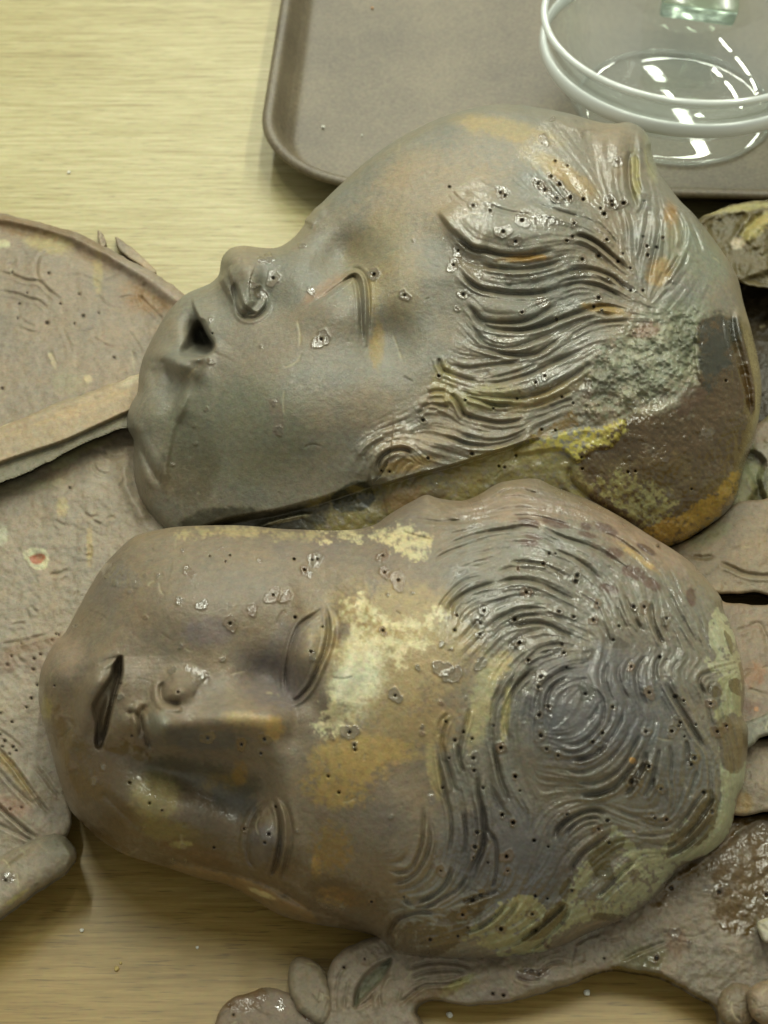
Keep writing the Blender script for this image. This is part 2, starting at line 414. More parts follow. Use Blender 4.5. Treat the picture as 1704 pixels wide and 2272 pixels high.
def table_material():
    m, nt, b = newmat("oak_veneer"); L = nt.links.new
    geo = nd(nt, 'ShaderNodeNewGeometry')
    mp = nd(nt, 'ShaderNodeMapping'); mp.inputs['Scale'].default_value = (11, 210, 1); mp.inputs['Rotation'].default_value = (0,0,math.radians(2)); L(geo.outputs['Position'], mp.inputs[0])
    wv = nd(nt, 'ShaderNodeTexNoise', i_Scale=1.0, i_Detail=8.0, i_Roughness=.7, i_Distortion=1.3); L(mp.outputs[0], wv.inputs['Vector'])
    mp2 = nd(nt, 'ShaderNodeMapping'); mp2.inputs['Scale'].default_value = (34, 700, 1); L(geo.outputs['Position'], mp2.inputs[0])
    fn = nd(nt, 'ShaderNodeTexNoise', i_Scale=1.0, i_Detail=4.0, i_Roughness=.6, i_Distortion=.3); L(mp2.outputs[0], fn.inputs['Vector'])

    bigm = nd(nt, 'ShaderNodeMapping'); bigm.inputs['Scale'].default_value = (3, 12, 1); L(geo.outputs['Position'], bigm.inputs[0])
    big = nd(nt, 'ShaderNodeTexNoise', i_Scale=1.0, i_Detail=3.0); L(bigm.outputs[0], big.inputs['Vector'])
    cr = nd(nt, 'ShaderNodeValToRGB'); e = cr.color_ramp.elements
    e[0].position = .34; e[0].color = (*lin((128,110,68)), 1); e[1].position = .66; e[1].color = (*lin((192,182,138)), 1)
    x = cr.color_ramp.elements.new(.48); x.color = (*lin((164,152,104)), 1)
    mixf = nd(nt, 'ShaderNodeMath', operation='MULTIPLY_ADD'); L(wv.outputs[0], mixf.inputs[0]); mixf.inputs[1].default_value = .42
    add = nd(nt, 'ShaderNodeMath', operation='MULTIPLY_ADD'); L(fn.outputs[0], add.inputs[0]); add.inputs[1].default_value = .46; L(mixf.outputs[0], add.inputs[2])
    mul = nd(nt, 'ShaderNodeMath', operation='MULTIPLY'); L(big.outputs[0], mul.inputs[0]); mul.inputs[1].default_value = .16; L(mul.outputs[0], mixf.inputs[2])
    L(add.outputs[0], cr.inputs[0]); L(chroma(nt, geo, cr.outputs[0], 500.0, .08), b.inputs['Base Color'])
    b.inputs['Roughness'].default_value = .42
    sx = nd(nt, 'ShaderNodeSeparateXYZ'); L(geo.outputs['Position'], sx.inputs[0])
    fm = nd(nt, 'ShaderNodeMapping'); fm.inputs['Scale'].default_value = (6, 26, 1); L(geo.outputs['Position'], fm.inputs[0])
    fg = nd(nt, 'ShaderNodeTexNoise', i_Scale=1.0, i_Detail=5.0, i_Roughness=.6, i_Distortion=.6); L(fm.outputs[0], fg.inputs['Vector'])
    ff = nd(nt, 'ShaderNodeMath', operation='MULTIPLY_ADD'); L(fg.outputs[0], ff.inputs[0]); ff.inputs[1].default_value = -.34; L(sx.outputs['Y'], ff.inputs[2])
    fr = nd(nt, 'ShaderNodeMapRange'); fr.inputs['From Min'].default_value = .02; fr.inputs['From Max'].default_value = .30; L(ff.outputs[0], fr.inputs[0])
    fc = nd(nt, 'ShaderNodeMix', data_type='RGBA'); fc.inputs['A'].default_value = (.78,.60,.34,1); fc.inputs['B'].default_value = (1,1,1,1); L(fr.outputs[0], fc.inputs['Factor'])  # browner, darker tint toward the near side stands in for weaker light there
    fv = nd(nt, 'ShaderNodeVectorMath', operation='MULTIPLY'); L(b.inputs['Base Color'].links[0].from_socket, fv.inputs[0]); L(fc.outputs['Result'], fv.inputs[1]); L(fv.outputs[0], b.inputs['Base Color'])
    mp3 = nd(nt, 'ShaderNodeMapping'); mp3.inputs['Scale'].default_value = (95, 1500, 1); mp3.inputs['Rotation'].default_value = (0,0,math.radians(2)); L(geo.outputs['Position'], mp3.inputs[0])
    po = nd(nt, 'ShaderNodeTexNoise', i_Scale=1.0, i_Detail=2.0, i_Roughness=.5, i_Distortion=.2); L(mp3.outputs[0], po.inputs['Vector'])
    pr = nd(nt, 'ShaderNodeMapRange'); pr.inputs['From Min'].default_value = .30; pr.inputs['From Max'].default_value = .42; pr.inputs['To Min'].default_value = .62; pr.inputs['To Max'].default_value = 1.0; L(po.outputs[0], pr.inputs[0])
    sc3 = nd(nt, 'ShaderNodeVectorMath', operation='SCALE'); L(b.inputs['Base Color'].links[0].from_socket, sc3.inputs[0]); L(pr.outputs[0], sc3.inputs['Scale']); L(sc3.outputs[0], b.inputs['Base Color'])
    bp = nd(nt, 'ShaderNodeBump', i_Strength=.25, i_Distance=.0003); L(add.outputs[0], bp.inputs['Height']); L(bp.outputs[0], b.inputs['Normal'])
    return m
def tray_material():
    m, nt, b = newmat("moulded_fibre"); L = nt.links.new
    geo = nd(nt, 'ShaderNodeNewGeometry')
    n1 = nd(nt, 'ShaderNodeTexNoise', i_Scale=600.0, i_Detail=4.0, i_Roughness=.7); L(geo.outputs['Position'], n1.inputs['Vector'])
    n2 = nd(nt, 'ShaderNodeTexNoise', i_Scale=22.0, i_Detail=4.0); L(geo.outputs['Position'], n2.inputs['Vector'])
    ad = nd(nt, 'ShaderNodeMath', operation='MULTIPLY_ADD'); L(n1.outputs[0], ad.inputs[0]); ad.inputs[1].default_value = .6
    m2 = nd(nt, 'ShaderNodeMath', operation='MULTIPLY'); L(n2.outputs[0], m2.inputs[0]); m2.inputs[1].default_value = .4; L(m2.outputs[0], ad.inputs[2])
    cr = nd(nt, 'ShaderNodeValToRGB'); e = cr.color_ramp.elements
    e[0].position = .36; e[0].color = (*lin((76,66,48)), 1); e[1].position = .64; e[1].color = (*lin((116,104,79)), 1)
    L(ad.outputs[0], cr.inputs[0]); L(chroma(nt, geo, cr.outputs[0], 450.0, .09), b.inputs['Base Color'])
    b.inputs['Roughness'].default_value = .42
    bp = nd(nt, 'ShaderNodeBump', i_Strength=.4, i_Distance=.0004); L(n1.outputs[0], bp.inputs['Height']); L(bp.outputs[0], b.inputs['Normal'])
    return m
def glass_material(name, col=(1,1,1), rough=0.0, ior=1.5):
    m, nt, b = newmat(name)
    b.inputs['Base Color'].default_value = (*col, 1); b.inputs['Roughness'].default_value = rough
    b.inputs['Transmission Weight'].default_value = 1.0; b.inputs['IOR'].default_value = ior
    return m
def thin_glass(name, col, rough):
    m = bpy.data.materials.new(name); m.use_nodes = True; nt = m.node_tree; nt.nodes.clear()
    o = nt.nodes.new('ShaderNodeOutputMaterial'); mx = nt.nodes.new('ShaderNodeMixShader')
    t = nt.nodes.new('ShaderNodeBsdfTransparent'); t.inputs[0].default_value = (*col, 1); df = nt.nodes.new('ShaderNodeBsdfDiffuse'); df.inputs[0].default_value = (.85,.9,.86,1); m2 = nt.nodes.new('ShaderNodeMixShader'); m2.inputs[0].default_value = .06; nt.links.new(t.outputs[0], m2.inputs[1]); nt.links.new(df.outputs[0], m2.inputs[2]); t = m2
    g = nt.nodes.new('ShaderNodeBsdfGlossy'); g.inputs['Roughness'].default_value = rough
    lw = nt.nodes.new('ShaderNodeLayerWeight'); pw = nt.nodes.new('ShaderNodeMath'); pw.operation = 'POWER'; pw.inputs[1].default_value = 4.0
    f = nt.nodes.new('ShaderNodeMath'); f.operation = 'MULTIPLY_ADD'; f.inputs[1].default_value = .55; f.inputs[2].default_value = .08
    L = nt.links.new; L(lw.outputs['Facing'], pw.inputs[0]); L(pw.outputs[0], f.inputs[0]); L(f.outputs[0], mx.inputs[0]); L(t.outputs[0], mx.inputs[1]); L(g.outputs[0], mx.inputs[2]); L(mx.outputs[0], o.inputs[0])
    return m
def plain(name, c, rough=.6):
    m, nt, b = newmat(name); L = nt.links.new
    geo = nd(nt, 'ShaderNodeNewGeometry'); n = nd(nt, 'ShaderNodeTexNoise', i_Scale=700.0, i_Detail=3.0); L(geo.outputs['Position'], n.inputs['Vector'])
    cr = nd(nt, 'ShaderNodeValToRGB'); e = cr.color_ramp.elements
    e[0].position = .3; e[0].color = (*(lin(c)*.7), 1); e[1].position = .7; e[1].color = (*np.minimum(lin(c)*1.15, .9), 1)
    L(n.outputs[0], cr.inputs[0]); L(cr.outputs[0], b.inputs['Base Color']); b.inputs['Roughness'].default_value = rough
    return m

def mesh_obj(name, V, Fc, mat, parent=None, loc=(0,0,0), smooth_=True):
    me = bpy.data.meshes.new(name); me.from_pydata([tuple(map(float, v)) for v in V], [], Fc); me.update()
    if smooth_:
        me.polygons.foreach_set("use_smooth", [True]*len(me.polygons))
    me.materials.append(mat)
    o = bpy.data.objects.new(name, me); SC.collection.objects.link(o); o.location = loc
    if parent is not None: o.parent = parent
    return o

# ------------------------------------------------------------------ table top
V = [(-1.5,-.6,0),(1.6,-.6,0),(1.6,2.2,0),(-1.5,2.2,0),(-1.5,-.6,-.03),(1.6,-.6,-.03),(1.6,2.2,-.03),(-1.5,2.2,-.03)]
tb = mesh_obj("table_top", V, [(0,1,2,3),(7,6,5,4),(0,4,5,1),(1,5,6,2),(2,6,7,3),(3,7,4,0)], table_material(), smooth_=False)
tb['kind'] = 'structure'

# ------------------------------------------------------------------ tray
TRAY = tray_material()
zl = .021
a0 = at(632, 0, zl)[:2]; a1 = at(584, 165, zl)[:2]       # on the left edge
b0 = at(780, 409, zl)[:2]; b1 = at(1600, 430, zl)[:2]    # on the near edge
ex = (b1-b0)/np.linalg.norm(b1-b0)
ey = np.array([-ex[1], ex[0]])
# left edge position measured along ex
lpos = ((a0-b0)@ex + (a1-b0)@ex)/2
org = b0+ex*lpos
TW, TH, RC = .46, .36, .055
def tray_loop(ins, z, rc):
    P = []
    x0, y0, x1, y1 = ins, ins, TW-ins, TH-ins
    for cx, cy, a in ((x0+rc, y0+rc, 180), (x1-rc, y0+rc, 270), (x1-rc, y1-rc, 0), (x0+rc, y1-rc, 90)):
        for k in range(17):
            t = math.radians(a+90*k/16); q = org+ex*(cx+rc*math.cos(t))+ey*(cy+rc*math.sin(t)); P.append((q[0], q[1], z))
    return P
tr = thing("serving_tray", "brown moulded tray with raised rim under the glass bowl", "tray", (org[0], org[1], 0))
def loft(name, prof, parent, mat, cap0=False, cap1=False):
    V = []; Fc = []
    for ins, z in prof: V += tray_loop(ins, z, max(RC-ins, .012))
    n = 68
    for i in range(len(prof)-1):
        for k in range(n):
            a, b = i*n+k, i*n+(k+1) % n; Fc.append((a, b, b+n, a+n))
    if cap0: Fc.append(tuple(range(n))[::-1])
    if cap1: Fc.append(tuple(range((len(prof)-1)*n, len(prof)*n)))
    o = parent.location; V = [(x-o[0], y-o[1], z) for x, y, z in V]
    return mesh_obj(name, V, Fc, mat, parent)
loft("rim", [(.017,.0035),(.010,.012),(.004,.0165),(.0008,.0175),(0,.0190),(.0006,.0203),(.0022,.0209),(.0042,.0207),(.0056,.0199),(.0062,.0188)], tr, TRAY)
loft("wall", [(.0062,.0188),(.0085,.0150),(.0115,.0100),(.0135,.0078),(.0155,.0067),(.018,.0063),(.030,.0062)], tr, TRAY)
loft("base", [(.017,.0035),(.020,.001),(.024,.001)], tr, TRAY, cap1=False)
loft("floor_panel", [(.030,.0062),(.031,.0062)], tr, TRAY, cap1=True)

# ------------------------------------------------------------------ glass bowl
ZT = .0064
GL = thin_glass("clear_glass", (.975,.99,.98), 0.03)
bc = at(1532, 35, ZT+.050)
def lathe(name, prof, mat, parent=None, n=160):
    V = []; Fc = []
    for r, z in prof:
        for k in range(n):
            a = 2*math.pi*k/n; V.append((r*math.cos(a), r*math.sin(a), z))
    m = len(prof)
    for i in range(m-1):
        for k in range(n): Fc.append((i*n+k, i*n+(k+1) % n, (i+1)*n+(k+1) % n, (i+1)*n+k))
    Fc.append(tuple(range(n))[::-1]); Fc.append(tuple(range((m-1)*n, m*n)))
    return mesh_obj(name, V, Fc, mat, parent)
RB = .0705
outer = [(.001,.0012),(.030,.0012),(.040,.0004),(.0465,.0),(.0490,.0009),(.0505,.0028),(.0535,.0075),(.0580,.0150),(.0625,.0235),(.0650,.0290),(.0662,.0318),(.0668,.0345),(.0672,.0370),(.0690,.0440),(.0696,.0470)]
inner = [(.0672,.0470),(.0655,.0420),(.0643,.0365),(.0625,.0325),(.0595,.0265),(.0550,.0200),(.0490,.0142),(.0420,.0100),(.0340,.0070),(.0250,.0052),(.0140,.0042),(.001,.0038)]
bowl = thing("glass_bowl", "clear round glass bowl with thick banded rim standing on the brown tray", "bowl", (bc[0], bc[1], ZT+.0002))
lathe("bowl_wall", outer+inner, GL, bowl)
def glint_glass(name, t, r):
    m, nt, b = newmat(name); b.inputs['Base Color'].default_value = (.94,.97,.93,1)  # near-white base stands in for bright reflections along the thick glass edges
    b.inputs['Transmission Weight'].default_value = t; b.inputs['Roughness'].default_value = r; b.inputs['IOR'].default_value = 1.5
    b.inputs['Coat Weight'].default_value = .6; b.inputs['Coat Roughness'].default_value = .03
    return m
def ring(name, R_, z, a, b_, mat, n=160, k=14):
    V = []; Fc = []
    for i in range(n):
        t = 2*math.pi*i/n
        for q in range(k):
            p = 2*math.pi*q/k; r = R_+a*math.cos(p); V.append((r*math.cos(t), r*math.sin(t), z+b_*math.sin(p)))
    for i in range(n):
        for q in range(k): Fc.append((i*k+q, ((i+1) % n)*k+q, ((i+1) % n)*k+(q+1) % k, i*k+(q+1) % k))
    return mesh_obj(name, V, Fc, mat, bowl)
ring("lip", .0688, .0484, .0017, .0017, glint_glass("lip_glass", .42, .10))
ring("band", .0681, .0335, .0019, .0037, glint_glass("band_glass", .06, .16))
ring("foot", .0478, .0012, .0009, .0008, glint_glass("foot_glass", .97, .10))

# pale green glass block lying in the bowl
def rounded_box(name, sx, sy, sz, r, mat):
    import bmesh
    bm = bmesh.new(); bmesh.ops.create_cube(bm, size=1.0)
    bmesh.ops.scale(bm, vec=(sx, sy, sz), verts=bm.verts)
    bmesh.ops.bevel(bm, geom=bm.edges[:], offset=r, segments=3, profile=.5, affect='EDGES')
    me = bpy.data.meshes.new(name); bm.to_mesh(me); bm.free()
    me.polygons.foreach_set("use_smooth", [True]*len(me.polygons)); me.materials.append(mat)
    o = bpy.data.objects.new(name, me); SC.collection.objects.link(o); return o
blk = rounded_box("glass_block", .038, .026, .012, .0018, glass_material("green_glass", (.80,.95,.80), .12, 1.45))
pb = at(1555, -14, ZT+.030)
blk.location = pb; blk.rotation_euler = (math.radians(24), math.radians(3), math.radians(-9))
tag(blk, "small pale green glass block inside the glass bowl at the top edge", "glass block")

# ------------------------------------------------------------------ UPPER HEAD
out1 = np.array([(1263,252),(1191,238),(1130,231),(1068,236),(976,262),(883,308),(811,359),(770,396),(735,429),(713,451),(699,462),(689,474),(677,488),(674,500),(648,530),(615,549),
 (575,549),(539,545),(510,552),(492,574),(486,608),(470,626),(452,635),(409,655),(369,697),(344,740),(319,790),(308,834),(306,868),(290,898),(282,926),(284,952),(296,976),
 (296,1017),(297,1053),(304,1089),(315,1118),(333,1145),(372,1190),(450,1250),(600,1290),(800,1295),(1000,1270),(1200,1245),(1350,1225),
 (1484,1214),(1574,1165),(1628,1116),(1650,1043),(1679,953),(1690,870),(1683,800),(1668,736),(1650,674),(1634,610),(1592,543),(1543,479),(1507,443),(1467,388),(1446,340),(1443,312),(1425,285),(1394,271),(1364,274),(1325,270)])
h1 = Relief(out1, 2.0, 4, (136,130,113), R=26, H=22, poisson=235)
def zf1(x, y): return .088-.066*(y-240)/940.0
# broad masses
b = h1.bump
b('S',1180,470,190,150,38); b('S',640,880,190,170,58); b('S',980,330,180,90,15,-25); b('S',1480,900,170,190,25)
b('A',1410,460,64,56,-62,-30); b('A',1150,560,70,40,16,-40)              # hollow beside the nose bridge
b('A',1060,470,110,46,22,-28)                                          # nose bridge
b('A',790,500,58,42,60); b('A',725,485,34,34,20)                       # nose tip
b('A',835,680,24,44,34,8); b('A',905,700,14,36,-12,12)                 # wing of the nose
b('A',985,800,60,46,-12); h1.stepc('A','640,560 668,620 700,680 730,730 765,790 805,840',34,46,7,-1)
h1.stepc('A','700,520 725,600 745,690 770,790 800,830 880,830 935,760 930,680',26,26,4,-1)
h1.groove('A','745,600 752,680 770,770 800,825 860,835 925,790 945,730',12,5)
h1.pit('A','735,650 760,650 800,760 850,800 870,820 800,835 760,790 740,720',-22,5)
h1.pit('A','540,870 575,930 606,1000 590,1040 540,1060 500,1075 430,1055 460,1000 500,930',-50,12); b('A',520,1090,24,18,22); b('A',450,1140,50,26,16,24); b('A',620,720,50,40,-16)
W, m = h1.polymask('A','470,690 500,780 540,870 580,950 616,1003 606,1045 560,1078 490,1088 420,1075 330,1040 260,960 300,700',3.5)
mx_, my_ = 250+560/2.765, 400+965/2.765; a_ = math.radians(62); dx_ = h1.X[W]-mx_; dy_ = h1.Y[W]-my_
m = m*np.exp(-((dx_*math.cos(a_)+dy_*math.sin(a_))/46)**2-((-dx_*math.sin(a_)+dy_*math.cos(a_))/30)**2); h1.h[W] -= 120*m*h1.edge[W]; h1.stepc('A','488,715 502,790 540,870 580,950 614,1003 600,1050',14,30,3,-1)
b('A',600,830,40,44,14,-30); b('A',660,800,16,46,-6,30)
b('A',400,1120,46,24,50,20); b('A',520,1085,16,12,26)
h1.groove('A','300,1090 330,1150 345,1200 355,1260',10,9); b('A',320,1180,26,46,-16)
h1.stepc('A','655,960 590,1050 520,1130 480,1220 440,1310 400,1382 360,1480',20,44,15,-1)
h1.ridge('B','500,100 450,200 420,300 370,400 340,520 322,620 320,720 335,840',11,11)
b('B',215,330,52,70,42,12); b('B',215,620,46,60,20); b('B',200,800,40,80,8)
h1.groove('B','110,380 135,480 200,600 250,690 300,770',10,8)
b('B',440,600,60,90,-10); b('B',1150,700,200,80,-14)
# closed eye
b('A',1390,790,62,54,20,20); b('A',1340,640,90,18,-8,-35)
h1.groove('A','1190,770 1310,700 1380,650 1440,605 1480,590 1505,640 1520,740 1525,860 1530,960',12,3.6,.3)
h1.ridge('A','1400,620 1450,575 1495,562 1532,600 1548,690 1552,800 1550,900 1552,1010',5.5,17)
h1.groove('A','1420,590 1470,548 1520,552 1560,620 1572,740 1570,860 1565,980',10,3.4,.3)
h1.groove('A','1185,280 1200,240 1235,215 1290,165',7,5); h1.ridge('A','1210,300 1235,240 1300,160',5,7)
b('C',250,700,60,120,14,0); b('C',170,960,60,60,-44,30); b('A',1330,800,90,60,16); b('C',420,520,120,70,14)
# raised tufts
b('C',800,300,130,48,30,12); b('C',1120,270,90,60,18); b('C',900,790,80,20,16,8); b('C',900,590,120,22,10); b('C',980,1000,90,20,10)
b('C',950,1280,130,24,15,-12); b('C',500,400,60,60,-8)
h1.stepc('C','470,180 530,270 600,345 680,405 780,435',24,50,7,-1)
H1 = [('C','560,290 620,360 680,410 760,430 850,455 950,462 1050,455 1130,440 1210,428',11),('C','720,512 800,530 900,545 1000,545 1100,530 1180,510 1250,485',9),
('C','830,490 900,490 980,480 1060,470',5),('C','610,560 650,610 720,660 800,680 900,695 1000,698 1100,690 1180,670',6),
('C','640,760 690,800 730,850 800,870 900,875 1000,865 1080,835 1160,790 1260,755',11),
('C','640,770 700,850 760,890 830,908 920,915 1000,915 1100,895 1200,860 1300,820 1400,790 1480,770 1560,775 1659,800',10),
('C','690,910 740,980 800,1015 900,1028 1000,1005 1080,975 1200,930',7),('C','730,1020 800,1040 880,1060 980,1072 1080,1060 1160,1010 1250,950',10),
('C','560,1130 650,1150 760,1140 900,1120 1050,1080',4),('C','760,1245 850,1238 950,1215 1050,1180 1200,1110 1350,1050',9),('C','780,1215 880,1195 1000,1160 1100,1120',5),
('C','1020,1330 1120,1300 1220,1250 1320,1190 1430,1110',10),('C','600,1290 700,1320 800,1330 960,1335 1050,1330',6),
('C','1290,350 1350,345 1420,370 1500,420 1580,490 1659,560',8),('C','1250,570 1300,548 1380,545 1450,555 1540,590 1600,640 1659,690',10),
('C','1170,600 1250,575 1330,570 1420,580 1500,610 1590,660',6),('C','1200,640 1280,610 1380,600 1470,610 1560,650 1640,700',7),
('C','1230,665 1320,630 1440,640 1520,670 1600,720',6),('C','500,1160 560,1190 640,1215 720,1235',7),('C','1280,960 1350,920 1450,880 1560,865 1659,860',6),
('C','1240,860 1340,820 1440,810 1560,830',5),('C','480,1090 490,1140 520,1180',8),('C','1040,120 1150,170 1260,200 1340,220',5),('C','780,150 900,190 1060,215',4),
('C','1090,0 1140,60 1200,130',6),('C','1150,0 1210,80 1270,140',6),('C','560,70 600,110 660,150',4),
('D','220,1060 320,1070 420,1130 500,1200 570,1260 640,1330',8),('D','250,1050 360,1090 460,1160 540,1230',4),
('D','660,440 640,520 640,620 650,720 680,800 710,870',11),('D','690,460 700,560 700,660 740,760',8),('D','760,800 740,860 710,910',8),
('D','770,850 780,950 760,1050 740,1150 700,1280',7),('D','850,860 870,960 860,1060 830,1180 800,1300 780,1400',8),('D','900,930 900,1040 900,1150 890,1250',6),
('D','940,860 1000,920 1030,1000 1040,1080 1020,1170',11),('D','1000,880 1050,960 1060,1060 1050,1150',5),('D','1080,1150 1050,1250 1000,1330 950,1400 900,1450',6),
('D','1050,900 1110,1000 1150,1100 1180,1190',6),('D','570,860 600,950 620,1050 620,1150 660,1290',6),('D','640,880 670,980 680,1100 690,1200',5),
('D','1010,1200 960,1290 910,1360',5),('D','80,640 150,720 220,810',5),('D','30,660 90,740 130,820',5),('D','400,960 480,1030 560,1130',4),
('F','690,200 740,185 800,190',6),('F','680,245 740,235 800,245',6),('F','640,295 700,270 770,275 820,290',7),('F','620,330 680,300 760,305',6),
('F','380,680 390,620 430,570 500,545 560,550 590,580',11),('F','480,690 500,640 550,600',5),('F','290,600 320,560 380,510 440,490',5),('F','240,580 270,530 330,480 420,440',5),
('F','900,320 950,345 1030,365 1110,380 1200,375 1290,355',8),('F','770,460 850,480 940,510 1040,520 1140,510 1230,480 1310,430',10),
('F','850,440 960,475 1060,490 1160,480 1260,440 1320,400',6),('F','830,200 870,250 900,310 920,350',9),
('F','1250,300 1380,270 1480,230 1580,180',6),('F','1430,290 1520,250 1580,240',5),('F','920,220 1000,240 1100,270 1220,270',6)]
for c, P, d_ in H1: h1.groove(c, P, d_*(1.05+.45*((len(P)*7) % 10)/10), 2.7+d_*.2)
b('D',560,440,36,50,26); b('D',740,380,14,50,14,-12); b('D',390,400,26,60,-16,-20); b('D',660,620,12,60,-12)
b('F',420,580,60,34,14,-30); b('F',650,560,110,30,16,-14)
h1.stepc('F','600,385 480,410 380,440 300,490 250,540 250,620',10,26,5,-1)
h1.ridge('D','1080,1150 1000,1300 950,1420',9,8)
h1.groove('D','130,190 220,225 320,245 430,280',9,6)
# coarse broken clay at the nape
W, m = h1.polymask('E','560,300 700,180 850,60 1000,0 1240,-40 1240,400 1130,460 1060,520 900,600 780,640 480,640 520,500',30)
h1.h[W] += m*(40*(vnoise(h1.X[W],h1.Y[W],34,4,5)-.5)+9*(vnoise(h1.X[W],h1.Y[W],7,9,2)-.5))
W, m = h1.polymask('E','480,620 780,640 1100,500 1240,400 1500,200 1640,500 1560,1000 1400,1250 1050,1420 560,1130',30)
h1.h[W] += m*(16*(vnoise(h1.X[W],h1.Y[W],60,14,4)-.5)+5*(vnoise(h1.X[W],h1.Y[W],9,19,2)-.5))
h1.h += h1.edge*(3.5*(vnoise(h1.X,h1.Y,90,6,2)-.5)+1.3*(vnoise(h1.X,h1.Y,14,7,3)-.5))
h1.stepc('E','1220,60 1210,200 1220,330 1260,440',10,30,4,-1)
h1.pit('E','380,820 480,900 540,860 600,820 700,800 780,640 640,690 470,700 150,790 140,850',10,6)
fill1 = 'S','520 1180 560 1150 640 1128 720 1104 800 1078 826 1080 917 1055 1007 1033 1098 1004 1160 985 1230 1000 1276 1030 1300 1100 1440 1210 1300 1300 600 1300'
h1.stepc('F','345,700 360,772 600,705 850,640 1100,560 1300,495 1400,470',20,60,3,-1)
h1.stepc('F','345,700 360,772 600,705 850,640 1100,560 1300,495 1400,470',-14,26,3,1)
h1.stepc('B','420,1080 700,985 1000,930 1300,850 1560,760 1700,730',-40,90,9,1)
h1.groove('E','470,900 440,1000 560,1120 760,1240 900,1330',9,7); W, m = h1.polymask(*fill1, 20)
h1.h[W] += m*10*(vnoise(h1.X[W],h1.Y[W],26,301,4)-.5)
# ---- patina, plus shade painted under the jaw
q = h1.paint
n_ = vnoise(h1.X,h1.Y,150,31,4); h1.tint(np.s_[:], smooth(.42,.7,n_)*.7, (146,128,100))
n_ = vnoise(h1.X,h1.Y,110,35,4); h1.tint(np.s_[:], smooth(.5,.8,n_)*.5, (112,113,103))
q('S',960,420,190,110,(164,144,112),.75,-25,60,2); q('S',830,560,110,60,(150,136,98),.7,-60,50,3); q('S',1130,290,120,26,(172,150,96),.8,12,30,4)
q('S',620,420+200,90,60,(120,120,106),.8,-40,50,5); q('S',610,760,190,70,(140,124,100),.7,-20,60,6); q('S',520,960,200,130,(124,122,98),.85,0,80,7)
q('S',420,1040,70,90,(92,84,58),.75,0,60,8); q('S',720,640,60,16,(160,128,98),.8,-35,20,9)
q('A',1600,700,16,50,(164,142,88),.8,0,9,10); q('A',1610,1040,16,40,(164,140,84),.8,0,8,11); q('C',110,1000,14,60,(160,138,86),.7,0,9,12)
q('D',200,640,80,26,(170,140,74),.6,35,25,13); q('D',30,540,70,26,(178,152,92),.55,30,25,14)
q('C',250,650,60,90,(160,140,96),.6,0,40,15); q('C',1000,480,60,9,(170,128,50),.9,-3,16,16); q('C',1500,790,60,12,(166,134,64),.8,10,16,17)
q('D',970,1050,20,70,(172,130,62),.95,-8,20,18); q('D',860,1330,30,40,(170,138,78),.8,20,20,19); q('D',690,620,12,60,(172,162,104),.9,-4,18,20); q('D',800,480,14,60,(160,156,112),.8,-8,18,21)
q('S',1540,560,60,90,(134,136,112),.9,-40,40,22); q('S',1500,760,120,100,(140,142,116),.95,-20,40,23)
h1.paintp('E','560,300 700,180 850,60 1000,0 1240,-60 1240,400 1130,460 1060,520 900,600 780,640 600,560 540,420',(136,138,114),.8,30,14,24,1.1)
h1.paintp('E','620,240 820,130 980,30 1130,150 1060,300 930,330 760,520 640,420',(166,164,140),.6,25,10,25,1.2)
q('E',910,90,34,22,(134,104,82),.9,-20,12,26); q('E',330,480,120,20,(160,140,92),.8,-24,22,27)
q('E',650,380,50,40,(96,98,82),.7,0,10,420,.5); q('E',860,330,24,20,(92,96,80),.7,0,9,421); q('E',1130,160,30,60,(84,88,66),.8,0,14,422)
h1.paintp('E','1240,60 1420,20 1560,100 1640,500 1600,900 1450,1160 1100,1400 900,1330 560,1130 450,900 780,640 1100,500 1240,440',(84,62,18),1.2,14,40,28,.5,.55)
h1.paintp('E','1240,40 1480,20 1450,240 1300,480 1220,320',(50,48,26),1.0,20,30,29,.7,.4)
h1.paintp('E','1130,460 1200,430 1290,480 1180,600 1100,620',(88,58,26),.7,10,16,30,.5,.3)
h1.paintp('E','480,900 800,850 1200,880 1400,1000 1200,1130 1000,1120 700,1060 520,1060',(104,84,34),.8,20,20,31,1.0,.4)
h1.paintp('E','600,1050 760,960 1000,1060 1090,1160 960,1290 700,1160',(150,140,76),.9,16,9,32,1.2)
h1.paintp('E','880,1330 1100,1230 1300,1110 1430,980 1490,950 1450,1130 1300,1280 1050,1420',(164,128,24),1.2,8,10,33,.8,.2)
h1.paintp('E','150,790 250,740 470,700 640,690 770,620 790,700 700,790 560,830 500,890 400,830 300,880 170,860',(186,172,70),1.0,8,9,34,1.1)
h1.paintp('E','200,740 380,640 470,600 500,660 380,720 250,760',(126,98,36),.8,8,10,35,.9)
q('E',960,560,60,18,(170,160,130),.7,-12,9,36); h1.wetpatch('E',900,540,44,16,-10,.9,5,.1)
q('F',560,640,70,16,(178,150,84),.8,-12,16,37); q('F',1050,230,90,30,(160,150,90),.6,-5,20,38); q('F',640,480,110,24,(158,138,108),.8,-14,30,39); q('F',780,140,30,50,(160,146,88),.7,0,14,40)
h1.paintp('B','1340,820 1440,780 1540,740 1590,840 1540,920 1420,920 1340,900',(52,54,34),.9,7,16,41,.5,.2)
h1.paintp('B','860,1000 1000,920 1240,880 1300,900 1240,1020 1060,1060',(60,56,40),.75,10,16,42,.4,.15)  # this strip and the next paint in the shaded gap under the jaw
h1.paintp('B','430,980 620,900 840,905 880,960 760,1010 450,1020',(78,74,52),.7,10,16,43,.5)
q('C',1100,60,60,40,(120,124,118),.6,30,20,44)
for P_ in ('D','1'),: pass
h1.paintp('B','960,240 1010,235 1040,290 1050,420 1040,455 990,455 980,420 990,370 965,330 960,290',(126,112,92),.8,3,9,45,.1,.35)
